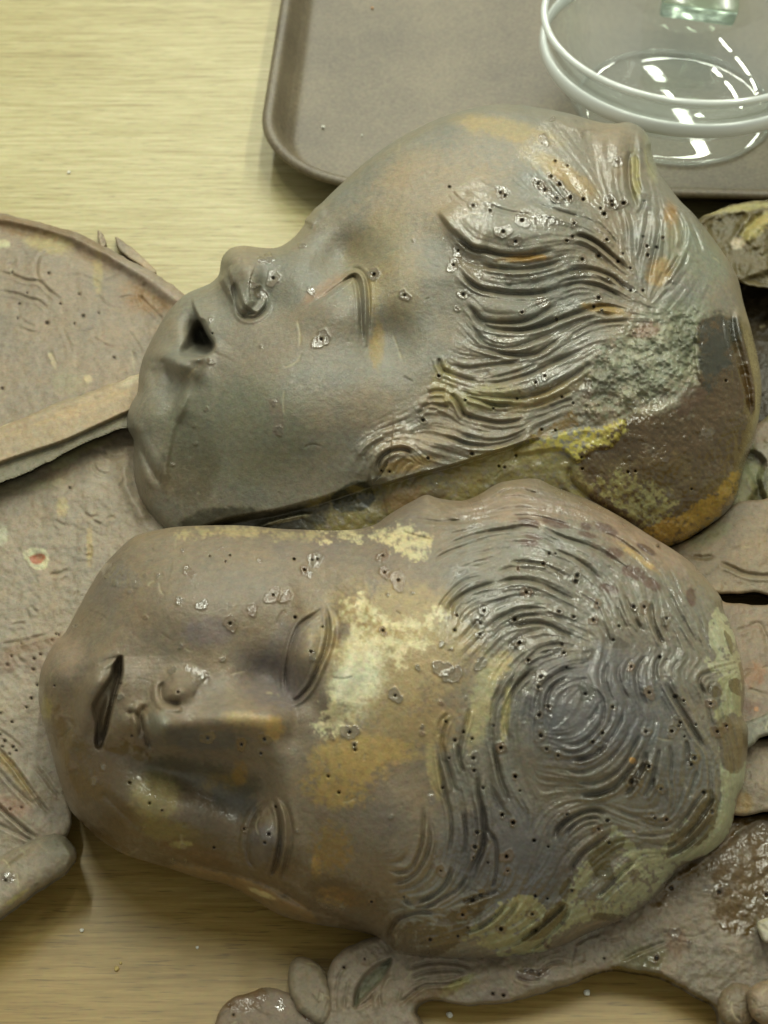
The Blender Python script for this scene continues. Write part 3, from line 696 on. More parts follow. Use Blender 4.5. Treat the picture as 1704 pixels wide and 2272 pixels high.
h1.hole('B',988,262,0,5,(110,98,80)); h1.hole('B',1020,430,0,9,(116,104,84),.5)
# drips and holes
HO1 = [('A',940,480,0,14,.9),('A',985,600,3.2,16,.8),('A',855,640,0,9,1),('A',905,690,0,15,1),('A',1280,975,3.4,19,1),('A',1600,580,3.4,12,.9),('A',600,855,0,5,.8),('A',612,940,2.4,0,0),
('A',1160,400,0,8,.8),('A',1220,680,0,9,.8),('A',908,1020,0,3,1),('A',600,1110,0,8,.4),('B',368,640,0,3,1),('B',510,510,0,3,1),('B',500,400,0,3,.8),('B',575,297,0,4,.7),
('C',270,705,3,12,.9),('C',600,430,2.5,15,1),('C',570,520,2.5,14,1),('C',630,700,4,11,1),('C',590,790,0,6,.7),('C',85,575,3.4,12,.9),('C',545,42,3.4,0,0),('C',690,155,3.4,9,.9),('C',795,185,3.4,8,.8),
('C',858,75,3,12,1),('C',885,95,3,8,1),('C',990,245,4.2,16,.9),('C',875,315,4.2,17,.8),('C',950,375,4,14,.9),('C',1090,20,3.4,14,1),('C',1130,60,3,12,1),('C',1205,110,3,12,1),('C',1290,100,3.4,14,1),('C',1220,20,3,8,1),
('C',1365,115,3.4,0,0),('C',1540,130,3.4,16,1),('C',1495,205,4,9,.8),('C',1610,140,3.6,10,.9),('C',1310,265,3.2,8,.9),('C',1300,345,3.2,6,.7),('C',1265,370,3.4,6,.6),('C',1360,485,3.6,10,.6),('C',1460,465,4,9,.7),
('C',1510,365,3,8,.7),('C',1610,450,3,0,0),('C',1580,500,3,0,0),('C',1345,560,3,0,0),('C',1520,605,3.2,5,.8),('C',990,810,3,6,.8),('C',1120,750,0,13,1),('C',910,600,0,10,.6),('C',1060,595,0,7,.7),('C',820,978,0,6,.8),
('C',1200,850,3.2,6,.9),('C',1460,720,4,8,.8),('C',1430,775,3,6,.7),('C',1480,800,3.2,5,.7),('C',1075,1240,3,9,1),('C',1130,1200,2.6,9,1),('C',480,1200,3.2,5,.6),('C',1235,1330,3.4,0,0),('C',960,1340,3.2,0,0),('C',325,370,0,3,1),
('D',105,520,3.2,0,0),('D',195,553,2.6,0,0),('D',75,630,3.2,9,1),('D',140,690,3,10,1),('D',215,790,3.4,8,1),('D',310,800,3.6,0,0),('D',520,840,3.6,14,1),('D',605,825,3.6,8,.9),('D',435,865,3.2,0,0),('D',460,905,3.4,0,0),
('D',745,1070,3,0,0),('D',775,1140,3.6,8,.7),('D',845,1150,3.4,0,0),('D',780,1205,4,7,.7),('D',890,1080,3.6,6,.6),('D',560,1255,3.4,0,0),('D',655,1300,3,5,.6),('D',655,1465,3.2,0,0),('D',745,1465,3.2,0,0),('D',750,770,0,6,1),('D',565,530,0,10,1),
('D',570,500,0,7,1),('D',85,210,0,6,1),('D',300,325,0,5,.9),('D',20,365,0,12,.9),
('F',660,365,4,8,.6),('F',405,675,3,0,0),('F',455,680,3,0,0),('F',690,600,3.6,5,.4),('F',960,572,4.2,9,.4),('F',918,245,3,0,0),('F',1090,295,3,0,0),('F',1580,262,3,0,0),('F',590,430,0,4,.6),
('E',800,960,3.4,0,0),('E',845,955,3,0,0),('E',270,700,3.2,0,0),('E',355,705,2.6,0,0),('E',515,870,3.6,0,0),('E',1400,400,3.2,0,0),('E',1190,1065,2.6,0,0),('E',520,940,3,0,0),('E',1290,720,0,13,.9),('E',1030,885,0,7,.9),('E',560,420,0,9,.8),('E',550,480,0,10,.7)]
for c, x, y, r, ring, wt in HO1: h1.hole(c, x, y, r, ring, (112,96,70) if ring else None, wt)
for c, x, y, rx, ry, rot in [('C',1120,245,40,15,5),('C',1220,110,34,16,35),('D',500,810,16,20,20),('D',60,950,40,12,10),('D',620,1420,30,10,35),('C',870,60,22,10,20),('C',800,150,26,7,10),('C',1340,570,40,8,8),('A',890,680,14,18,0),('A',940,480,22,8,0),('F',1590,150,14,20,30),('E',530,430,12,22,25)]:
    h1.wetpatch(c, x, y, rx, ry, rot)
W_, hm = h1.polymask('S','1230 235 1180 320 1075 395 1010 440 1000 500 1020 600 1040 690 1000 800 970 850 930 905 870 930 800 975 805 1060 825 1090 1000 1040 1170 985 1240 930 1270 830 1400 740 1500 680 1600 600 1460 250',30)
mk = np.zeros_like(h1.X); mk[W_] = hm
h1.wet = np.maximum(h1.wet, .04+mk*.48*smooth(.35,.65,vnoise(h1.X,h1.Y,70,401,3))); h1.ridge('E','1470,-60 1490,80 1540,260 1580,460 1590,620',9,14); h1.groove('E','1430,-40 1450,120 1500,300 1540,480 1550,640',12,6)
for x_, y_, rx_, ry_, rot_ in ((1090,495,150,62,8),(1150,330,170,70,10),(1350,330,60,60,0),(1130,690,90,26,10),(1560,560,60,120,-35)):
    W_, m_ = h1.blob(x_, y_, rx_, ry_, rot_, 3); mk[W_] *= (1-.85*m_)
h1.strands(H1, mk, 15, 2.2, 0, 9, 34, True); h1.strands(H1, mk, 5, .75, .035)
h1.paintp('S','690 1112 826 1080 917 1055 1007 1033 1098 1004 1160 985 1230 1000 1276 1030 1300 1100 1100 1140 900 1180 700 1190',(140,128,72),1,8,14,302,.8,.3)
q('S',1130,1012,110,22,(176,160,90),.8,-10,16,343); q('S',900,1105,60,26,(150,120,78),.8,-20,20,342); q('S',960,1100,40,14,(96,74,44),.8,-20,12,344)
h1.paintp('B','430,985 620,905 840,905 1000,920 1240,880 1330,850 1300,1000 1100,1100 500,1100',(64,60,42),.85,10,16,303,.5,.2)  # wider dark strip, shade of the gap below the jaw painted in
h1.paintp('S','735 1100 790 1066 822 1078 830 1110 800 1135 750 1135',(48,50,32),.9,5,12,340,.4,.3); q('S',790,1085,20,9,(150,136,70),.8,0,8,341)
h1.ridge('S','560 1178 600 1160 640 1150 690 1140',4,10); q('S',640,1152,50,5,(206,196,160),.9,-12,6,346); h1.wetpatch('S',630,1152,40,6,-12)
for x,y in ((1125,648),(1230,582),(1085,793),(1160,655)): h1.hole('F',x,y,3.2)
hair1 = pts('S','1230 225 1180 320 1060 395 990 440 985 500 1010 600 1030 690 985 800 950 860 925 905 860 930 790 975 795 1060 815 1090 1000 1040 1170 985 1215 950 1290 930 1390 915 1480 880 1545 850 1570 700 1700 640 1700 560 1460 240')
eye1 = pts('A','1225,765 1310,695 1400,605 1450,560 1500,550 1545,600 1565,700 1568,850 1560,1020 1500,1000 1400,960 1280,880')
nape1 = pts('E','140,860 400,690 780,620 1090,480 1240,430 1300,420 1650,100 1700,400 1700,1100 1400,1500 1000,1500 560,1180 400,1000')
h1.scratches(70, 701, 1.3)
head1 = thing("carved_head", "upper grey clay head lying in profile with closed eye and parted lips", "sculpted head", tuple(at(1000,900,0.0)), "carved heads on the table")
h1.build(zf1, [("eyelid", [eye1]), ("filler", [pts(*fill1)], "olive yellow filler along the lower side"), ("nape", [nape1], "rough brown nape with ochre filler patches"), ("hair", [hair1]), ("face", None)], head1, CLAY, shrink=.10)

# ------------------------------------------------------------------ LOWER HEAD
out2 = np.array([(86,1530),(88,1500),(97,1470),(120,1428),(144,1404),(167,1362),(180,1338),(199,1303),(226,1260),(258,1224),(293,1193),(326,1181),(383,1170),(450,1166),(540,1166),(618,1173),
 (672,1175),(745,1177),(799,1173),(835,1162),(860,1144),(889,1126),(915,1112),(945,1098),(975,1106),(1025,1111),(1062,1098),(1098,1076),(1127,1067),(1188,1062),(1230,1080),(1306,1109),(1379,1148),
 (1437,1185),(1493,1219),(1535,1250),(1572,1290),(1599,1325),(1606,1354),(1622,1390),(1639,1441),(1650,1496),(1652,1545),(1648,1587),(1660,1616),(1659,1660),(1655,1700),(1650,1737),(1637,1770),(1624,1830),(1606,1865),(1566,1898),
 (1508,1925),(1474,1972),(1442,2003),(1384,2043),(1318,2069),(1267,2094),(1209,2116),(1150,2125),(1070,2134),(944,2128),(889,2124),(864,2113),(850,2093),(825,2075),(770,2062),(719,2054),(677,2046),(618,2029),(559,1993),(501,1963),
 (442,1949),(383,1929),(324,1911),(277,1896),(226,1866),(192,1835),(158,1800),(140,1757),(124,1706),(109,1647),(97,1608),(86,1560)])
h2 = Relief(out2, 2.0, 4, (134,119,97), R=30, H=26, poisson=300)
def zf2(x, y): return .066-.058*(np.clip(y,1060,2140)-1165)/900.0
b = h2.bump; g = h2.groove
b('G',850,470,150,110,50); b('H',650,450,120,60,40,20); b('I',900,1000,190,210,26); b('J',500,150,150,140,14)
# nose
h2.ridge('G','720,1180 800,1165 950,1150 1100,1140 1250,1130 1400,1120 1560,1110',60,74)
h2.ridge('G','720,1190 800,1175 950,1155 1150,1140 1350,1130',34,10); b('G',775,1175,40,42,46)
b('G',890,970,34,32,60,0); b('G',880,980,20,20,8); h2.ridge('G','830,900 900,880 980,930 1010,1000',14,8)
g('G','800,920 785,980 800,1030 860,1045 900,1040',20,6.5); g('G','960,1030 1000,960 1060,900',6,7)
g('G','700,1050 672,1110 680,1180 705,1250 735,1310',20,6.5); b('G',600,1160,22,24,18); g('G','580,1108 630,1100 660,1140 668,1200 655,1250',12,5)
b('G',560,1040,84,120,34); b('G',960,1470,135,66,-52,4); h2.stepc('G','700,1235 790,1290 950,1315 1100,1325 1280,1335 1420,1360',9,50,22,-1); b('G',830,1420,50,24,-18,10)
b('G',1390,920,64,52,-62,30); b('G',1250,700,60,60,-8)
# lips and mouth
h2.pit('G','560,785 560,890 525,1010 500,1110 482,1200 445,1300 415,1280 418,1170 400,1070 440,990 500,900 520,830',-36,5)
h2.stepc('G','562,780 562,890 525,1010 500,1110 480,1210 445,1305',26,60,3.5,-1); h2.stepc('G','562,780 562,890 525,1010 500,1110 480,1210 445,1305',-30,16,3,1)
b('G',410,940,36,66,56,22); b('G',345,1150,28,46,16,0); b('G',475,1090,8,34,30,14)
g('G','290,1240 280,1110 308,990 345,900 410,815',15,13); b('G',270,1000,18,90,-6,10)
b('G',195,870,56,70,48,20); b('G',560,1300,60,34,-12); b('G',520,700,60,50,10)
g('G','430,830 490,800 555,785',6,5); b('G',620,1010,22,60,8)
h2.ridge('G','300,1230 250,1350 280,1450',14,6); b('H',240,300,30,60,10)
g('H','440,400 520,470 600,550 680,620',6,8); g('H','150,140 200,290 270,420 340,520 420,600',6,7)
# eye (upper)
b('I',230,960,105,125,-46,12); b('I',230,960,46,80,78,12); b('I',215,950,28,60,8,12)
g('I','335,690 250,740 180,790 140,870 115,960 100,1050 95,1150 105,1220',13,3.8,.35)
g('I','340,690 355,760 352,860 330,960 290,1050 250,1150 200,1215 150,1255 110,1240',12,4,.4)
h2.ridge('I','355,690 378,790 380,880 352,980 310,1070 265,1170 200,1250 120,1295',6,9)
g('I','400,700 420,780 410,880 385,960',4,6,.4); g('I','90,700 60,740 40,790',2,3)
h2.ridge('I','600,600 520,680 490,800 480,950 450,1100 400,1250 380,1400',36,36)
h2.ridge('I','120,640 300,600 480,560 640,560',40,8); b('I',440,600,60,26,-6)
# lower eye
b('H',1340,640,100,110,-38); b('H',1370,680,42,62,68); b('H',1230,440,70,50,-40,20)
g('H','1410,440 1330,500 1280,600 1265,700 1285,790 1330,850',8,4.5,.3)
g('H','1415,440 1450,520 1462,620 1450,730 1425,830 1400,890',14,4,.3)
h2.ridge('H','1440,440 1480,540 1490,660 1478,770 1450,880',6,15); g('H','1475,430 1515,560 1522,680 1500,800 1470,910',6,5,.3)
h2.ridge('J','30,-40 60,100 90,260 110,420 130,600 100,760',34,20)
h2.groove('H','560,700 750,790 950,810 1150,850 1350,910 1500,980 1659,1100',10,9); h2.groove('J','0,880 110,940 230,1010 340,1050 480,1100 620,1150',8,8)
# whorl mass
b('K',470,1230,150,150,40,0,3.2); b('K',470,1180,100,90,10); b('S',1180,1420,120,200,14); b('S',1430,1700,110,120,24); b('J',780,580,80,110,26,0,3); b('J',1050,1170,110,36,14,-10)
b('K',780,640,60,60,10); b('K',1350,1000,60,120,8); b('K',1080,1000,60,40,10)
H2 = [('J','720,780 790,790 860,770 900,700 930,600 940,480 940,380',8),('J','740,850 810,840 880,800 930,740 970,650 980,560 960,430',8),('J','760,900 840,890 920,850 980,780 1010,690',4),
('J','860,970 960,950 1040,900 1090,830 1110,750',9),('J','830,1000 950,1000 1050,950 1150,890 1210,800',9),('J','730,1240 730,1160 770,1090 840,1050 940,1030 1020,1050',12),('J','765,1190 790,1115 850,1075 920,1060',6),
('J','1060,0 1080,120 1110,220 1130,300',10),('J','1150,0 1160,100 1190,180',7),('J','1370,0 1390,120 1420,230 1460,320',8),('J','1280,150 1275,300 1305,420 1312,540 1300,640 1265,720 1220,810',13),
('J','1030,0 1040,150 1070,300 1100,420 1110,560 1090,680',6),('J','1180,1160 1280,1130 1380,1060 1450,980',8),('J','1250,1180 1380,1130 1480,1030 1520,960',8),('J','1330,1270 1450,1240 1560,1190 1659,1130',8),('J','1300,1330 1450,1310 1600,1260 1700,1200',6),
('J','1320,520 1380,600 1390,720 1380,830 1350,920',6),('J','1180,980 1300,940 1400,900',8),('J','820,950 870,990 950,960',5),('J','1000,700 1010,600 990,480',4),('J','1180,420 1200,560 1190,680',4),
('K','240,1200 250,1100 290,1020 350,970 420,930 500,920',10),('K','300,1190 310,1100 350,1020 430,975',6),('K','400,1390 500,1380 580,1330 640,1260 660,1180 650,1100 610,1040',8),('K','350,1400 450,1425 540,1405 620,1345 690,1255 720,1150',5),
('K','450,1470 540,1460 620,1420 700,1340 760,1240 780,1150',7),('K','420,1530 520,1550 620,1520 710,1450 790,1350 830,1240',7),('K','480,1600 600,1610 700,1570 780,1500 850,1380 890,1300',12),
('K','690,870 670,950 680,1040 720,1130',7),('K','750,880 745,960 770,1030 820,1120',7),('K','920,830 870,900 860,990 880,1080 910,1160',8),('K','1000,840 975,900 980,980',7),('K','1050,850 1015,910 1030,990',7),('K','1030,990 1080,1080 1140,1180 1200,1290 1270,1400',10),
('K','1120,860 1080,920 1090,990',7),('K','1350,930 1270,950 1240,1000 1280,1080',7),('K','1340,990 1300,1040 1310,1120',4),('K','0,400 100,375 200,380 300,410 400,460 490,510',9),('K','70,570 150,545 240,545 330,560',9),('K','90,620 180,590 280,590 360,620',7),
('K','100,660 200,640 300,640 390,680 480,720',8),('K','60,800 120,740 200,700 290,690',8),('K','180,870 260,800 350,770 420,760',8),('K','100,960 160,880 250,830 350,800',5),('K','330,180 430,220 520,270 580,320 630,370',9),
('K','80,270 180,265 280,280 370,320 450,370',8),('K','0,340 100,300 200,310 300,330 400,380',5),('K','250,40 400,110 550,160 650,210 780,310',5),('K','600,60 730,120 850,200 950,300',5),('K','780,460 820,550 850,620 890,680',10),('K','850,560 870,640 900,690',5),
('K','950,500 960,620 990,700 1030,770',11),('K','1010,600 1030,680 1060,740',6),('K','1050,430 1100,550 1160,660 1220,770',7),('K','740,540 770,620 800,670',7),('K','70,1370 60,1250 80,1130 120,1030 180,960 260,900',10),
('K','30,1400 20,1250 40,1120 90,1000 160,920',7),('K','-20,1380 -30,1250 -10,1120 40,1000',6),('K','920,1420 900,1500 860,1560 800,1620',11),('K','1000,1400 980,1480 960,1560 940,1640',8),('K','1060,1380 1070,1480 1060,1600',7),('K','1160,1350 1170,1420 1170,1500',9),
('K','1340,1480 1345,1560 1350,1700',5),('K','1300,1500 1310,1600 1310,1720',5),('K','1240,600 1270,720 1310,820',4),('K','1150,470 1230,600 1270,690',4),('K','1360,1100 1370,1200 1400,1300',5),('K','640,1110 610,1180 560,1240',4),('K','830,850 790,930 790,1000',4),
('I','1090,740 1120,660 1190,600 1280,560 1400,530',9),('I','1030,700 1080,620 1180,530 1300,490',5),('I','1340,820 1380,770 1450,730 1540,700 1659,690',7),('I','1030,1480 1040,1400 1090,1330',5),('I','1070,1659 1050,1560 1060,1450 1090,1370',7),
('I','1150,1640 1170,1500 1200,1400 1220,1300',7),('I','1440,1500 1430,1400 1440,1300 1480,1200 1540,1130 1600,1090',10),('I','1370,1420 1380,1320 1430,1220 1500,1120',8),('I','1390,1660 1370,1560 1350,1480',5),('I','1180,640 1260,600 1350,580',4),
('I','850,130 950,150 1050,160 1150,150 1230,130',5),('I','800,220 900,250 1000,275',5),('I','1100,290 1250,240 1400,210 1560,200',5),('I','1000,400 1100,340 1250,290 1400,260',4),('F','1110,830 1160,800 1220,790 1300,800 1400,830',6),('F','1180,960 1300,950 1420,970 1560,1010',5),('F','740,850 820,930 920,960',4),
('L','0,50 20,200 50,290 90,350',8),('L','480,100 560,90 620,60 680,10',6),('L','360,590 380,520 450,460 540,420 620,410 680,440',11),('L','420,560 480,490 560,450 640,450',7),('L','480,560 540,510 620,480',5),
('L','450,800 480,730 540,660 620,600 700,540',11),('L','600,940 680,880 760,790 850,710',9),('L','640,1040 640,980 700,900 780,830',6),('L','500,940 560,870 640,790',5),('L','1080,540 1150,460 1220,360 1290,280',11),('L','1140,590 1220,500 1290,400 1330,330',9),
('L','1030,690 1130,640 1230,560 1320,450',11),('L','870,600 960,610 1060,620 1100,590',9),('L','860,560 960,560 1080,540',5),('L','510,310 600,310 700,280 760,230 820,160 880,60',12),('L','900,330 940,270 970,210',9),('L','780,320 840,260 880,180 930,110',10),
('L','1230,160 1200,260 1170,340',7),('L','1060,200 1080,320 1060,420',6),('L','130,1200 250,1130 350,1050 430,970',8),('L','60,1130 160,1070 220,1000',6),('L','200,1270 300,1190 400,1090 460,990',8),('L','470,1120 560,1070 640,1050',5),('L','1350,150 1360,300 1350,420',5),
('L','850,450 950,500 1050,500 1130,440',5),('L','740,400 830,440 930,440',4)]
for c, P, d_ in H2: g(c, P, d_*(.95+.5*((len(P)*7) % 10)/10), 2.6+d_*.19)
h2.h += h2.edge*(4*(vnoise(h2.X,h2.Y,100,56,2)-.5)+1.4*(vnoise(h2.X,h2.Y,15,57,3)-.5))
W, m = h2.polymask('L','430,900 700,520 860,650 1100,740 1000,900 800,1050 600,1120 300,1200 100,1250 0,1100',30)
h2.h[W] += m*(10*(vnoise(h2.X[W],h2.Y[W],20,58,4)-.5))
# ---- patina, plus shade painted below the nose
q = h2.paint
h2.paintp('I','340,670 250,740 170,800 130,880 110,970 95,1100 105,1240 170,1250 260,1120 335,980 370,800',(118,108,98),.8,6,20,200,.3)
h2.paint('G',1500,800,60,100,(128,116,108),.7,0,40,201)
n_ = vnoise(h2.X,h2.Y,160,61,4); h2.tint(np.s_[:], smooth(.45,.75,n_)*.5, (144,126,98))
n_ = vnoise(h2.X,h2.Y,120,62,4); h2.tint(np.s_[:], smooth(.5,.8,n_)*.5, (112,100,92))
h2.paintp('S','990 1180 1120 1110 1300 1180 1480 1260 1600 1340 1640 1500 1620 1800 1480 1940 1300 2060 1000 2120 850 2080 880 1980 960 1900 980 1700 1010 1560 1120 1450 1010 1380',(134,129,114),.85,60,90,63,.5)
q('S',1330,1560,180,150,(98,96,98),.85,0,80,64); q('S',1130,1900,170,130,(96,92,92),.85,10,70,65); q('S',1480,1700,100,120,(104,103,98),.75,0,50,66)
q('S',1450,1190,160,60,(158,132,108),.85,28,50,67); q('S',1150,1130,170,40,(158,134,110),.8,5,50,68)
h2.paintp('F','0,1040 200,1050 400,1050 560,1000 700,1080 720,1150 650,1210 500,1180 400,1110 250,1100 100,1110 0,1090',(208,192,144),1.0,14,14,69,.9)
h2.paintp('G','900,75 1100,55 1400,60 1659,80 1659,120 1400,110 1100,90 900,110',(180,162,116),.8,12,16,70,.8)
h2.paint('I',780,900,190,140,(184,160,108),.85,10,26,431,.5)
h2.paintp('I','560,620 640,700 780,760 1010,690 1060,700 1040,800 980,880 900,960 800,1040 700,1000 640,1080 640,1200 560,1280 500,1380 440,1480 290,1440 320,1300 400,1180 440,960 425,720',(222,208,160),1.0,20,14,71,.95)
h2.paintp('I','620,740 760,820 990,820 990,900 800,880 640,860 560,900',(168,138,72),.7,8,9,72,.9)
q('I',440,830,18,30,(132,114,102),.8,0,10,73); q('I',530,1120,60,90,(232,224,184),.9,8,20,74,.4)
q('G',1270,1140,64,18,(178,154,104),.9,4,20,75); q('I',20,1430,24,30,(190,156,88),.8,0,12,76)
q('J',500,100,110,70,(182,152,88),1.1,0,16,77,1.0); q('I',800,1400,150,90,(168,144,94),.9,0,20,78,1); q('I',600,1560,130,40,(182,152,88),1.0,0,12,79,1); q('J',400,280,90,50,(176,146,80),1.0,10,10,80,1)
q('J',380,640,60,70,(150,118,56),.9,0,10,81,1); q('J',280,760,12,30,(190,150,72),.8,0,8,82); q('J',380,920,70,34,(84,62,34),.85,10,20,83); q('J',400,940,50,26,(170,124,56),.8,10,9,84,.9)
q('J',500,960,50,26,(150,106,48),.6,10,9,85,.9); h2.wetpatch('J',380,980,44,16,14,.9,7,.2)
h2.paintp('S','100 1600 170 1620 260 1680 380 1700 520 1760 600 1830 640 1900 800 1960 880 2040 860 2090 700 2050 560 2000 380 1935 220 1860 150 1780',(98,78,48),.8,34,60,410,.5,.25)
h2.paintp('S','330 1690 420 1680 560 1720 560 1760 420 1760 340 1730',(92,84,62),.7,20,30,411,.4)  # dark band paints in the shadow below the nose
q('G',1400,930,90,60,(118,108,106),.75,30,50,86); q('G',1040,650,60,40,(128,112,108),.75,0,40,87); q('G',1000,1250,120,26,(104,102,98),.9,2,30,88); q('G',760,1160,30,26,(136,134,118),.9,0,18,89)
h2.paintp('G','80,960 130,1000 260,1150 300,1230 440,1310 600,1260 720,1330 640,1420 560,1531 400,1600 250,1600 150,1300 100,1150',(100,80,46),.9,14,14,90,1.0,.35)
h2.paintp('H','170,150 330,180 440,200 540,260 430,470 340,400 330,480 400,600 620,740 560,740 350,600 250,450 190,300',(100,76,40),.9,8,12,91,.9,.4)
q('G',135,1080,14,30,(172,156,86),.8,0,9,92); q('G',200,760,60,60,(158,134,108),.7,0,30,93)
q('H',750,420,60,60,(158,142,88),.85,0,26,94); q('H',820,620,70,26,(134,120,66),.7,10,14,95); q('H',1130,360,44,30,(150,122,56),.85,0,12,96); q('H',1230,300,18,30,(156,122,54),.8,0,10,97)
q('H',1000,760,90,26,(104,76,44),.8,18,20,98); q('H',900,300,120,24,(92,82,60),.6,5,30,99); q('H',1200,450,60,40,(88,86,76),.8,20,30,100); q('H',1370,700,44,50,(108,102,100),.8,0,30,101)  # second patch paints shade below the nose, third darkens the eye hollow
h2.paintp('H','560,740 750,800 1000,830 1250,890 1450,960 1600,1060 1659,1150 1450,1100 1300,1010 1150,930 900,870 700,810',(150,120,76),.8,8,14,102,.6)
q('H',1350,975,34,6,(214,196,140),.95,22,8,103); q('H',900,700,26,9,(170,158,98),.8,0,8,104)
# pale plaster at the right edge and below
h2.paintp('K','1340,540 1430,640 1480,800 1510,960 1500,1080 1420,1180 1370,1100 1400,980 1290,920 1280,840 1340,850 1300,720',(180,178,144),1.05,6,12,105,.8, lo=.36, hi=.56)
h2.paintp('K','1360,980 1460,960 1480,1060 1510,1100 1500,1200 1540,1300 1450,1180 1380,1260 1330,1180 1400,1100',(174,172,130),.9,6,12,106,.6, lo=.36, hi=.56)
h2.paintp('L','1360,20 1390,150 1470,170 1530,100 1520,240 1470,330 1440,500 1380,600 1280,680 1130,720 1020,700 1250,560 1350,400 1370,300',(176,177,142),1.05,6,16,107,.5, lo=.36, hi=.56)
h2.paintp('L','700,520 800,560 860,640 1010,620 1100,520 1170,460 1080,560 1130,650 1110,740 1000,880 930,950 760,880 720,760 830,700 730,660',(172,172,136),1.0,8,13,108,.9, lo=.36, hi=.56)
h2.paintp('L','560,700 600,800 500,940 620,950 700,860 830,900 930,940 780,1060 640,1050 440,1130 350,1170 280,1280 100,1290 0,1260 0,1100 120,940 260,1000 420,960 460,860',(170,169,132),1.0,8,13,109,1.0, lo=.36, hi=.56)
h2.paintp('J','1180,1160 1300,1090 1480,940 1659,980 1659,1250 1500,1290 1250,1220',(166,160,116),.9,10,13,110,1.0, lo=.36, hi=.56)
h2.paintp('J','740,1250 800,1130 900,1080 1080,1060 1180,980 1320,900 1330,1000 1250,1080 1180,1200 1000,1310 850,1310',(94,76,44),.8,12,20,111,.7,.2, lo=.36, hi=.56)
h2.paintp('L','560,680 640,600 780,560 770,640 700,700 720,820 620,820 590,760',(98,90,56),.9,5,12,112,.4,.35, lo=.36, hi=.56)
h2.paintp('L','1080,540 1170,470 1290,280 1360,330 1350,430 1300,560 1180,640 1040,690',(96,84,52),.85,6,12,113,.6,.4, lo=.36, hi=.56)
h2.paintp('L','390,880 440,820 460,860 420,950 390,930',(84,74,48),.9,4,8,114,.3,.4, lo=.36, hi=.56); h2.paintp('L','330,980 420,960 430,1040 300,1180 160,1200 280,1080',(106,88,50),.85,6,12,115,.5,.3, lo=.36, hi=.56); h2.paintp('L','620,1030 790,1050 700,1080 600,1070',(98,86,54),.85,5,10,116,.4,.3, lo=.36, hi=.56)
h2.paintp('K','1390,680 1440,740 1440,830 1415,790',(98,88,60),.9,4,8,117,.3,.4, lo=.36, hi=.56); h2.paintp('K','1420,990 1480,980 1500,1060 1530,1100 1440,1060',(92,78,52),.9,4,8,118,.3,.4, lo=.36, hi=.56); h2.paintp('K','1320,1280 1400,1200 1460,1260 1500,1200 1535,1300 1530,1440 1470,1560 1380,1500 1360,1360',(112,98,72),.85,6,10,119,.3,.3, lo=.36, hi=.56)
h2.paintp('K','1280,1030 1340,1020 1380,1070 1330,1090',(92,80,56),.9,4,8,120,.3,.4, lo=.36, hi=.56); h2.paintp('K','500,1020 540,1000 620,1040 560,1130 520,1110',(84,84,74),.85,4,10,121,.2,.5, lo=.36, hi=.56); h2.paintp('K','665,740 700,700 820,775 720,790',(92,86,72),.85,4,10,122,.2,.4, lo=.36, hi=.56)
h2.paintp('K','1480,880 1540,920 1540,1160 1600,1200 1500,1200 1500,1000',(110,92,66),.8,4,8,123,.2,.3, lo=.36, hi=.56); h2.paintp('K','560,780 660,830 600,880 520,820',(96,88,72),.7,5,8,124,.4,.5, lo=.36, hi=.56)
for c,x,y,rx,ry,rot in [('K',840,330,40,20,20),('K',950,400,34,16,30),('K',690,430,34,14,15),('K',1190,480,14,30,-12),('K',195,25,34,14,12),('K',370,30,44,14,14),('K',205,150,30,12,5),('K',550,50,20,12,10),('K',670,60,40,14,25),('K',560,100,30,8,15),('K',720,210,28,18,10),('K',920,190,34,10,30),('K',230,110,30,9,12)]:
    h2.paint(c,x,y,rx/1.35,ry/1.35,(104,80,64),1.05,rot,8,int(x),.3,3.5)
    W_, m_ = h2.blob(CROP[c][0]+x/CROP[c][2], CROP[c][1]+y/CROP[c][2], rx/1.6, ry/1.6, rot, 4); h2.wet[W_] = np.maximum(h2.wet[W_], .4*m_)
q('K',870,240,60,8,(196,162,100),.8,36,9,125); q('K',60,1200,10,70,(206,194,136),.8,6,9,126); q('K',20,900,26,40,(204,184,126),.7,30,9,127,.6); q('I',1290,1270,30,110,(196,184,128),.7,10,16,128,.6); q('J',1000,150,16,70,(190,170,110),.7,-10,12,129)
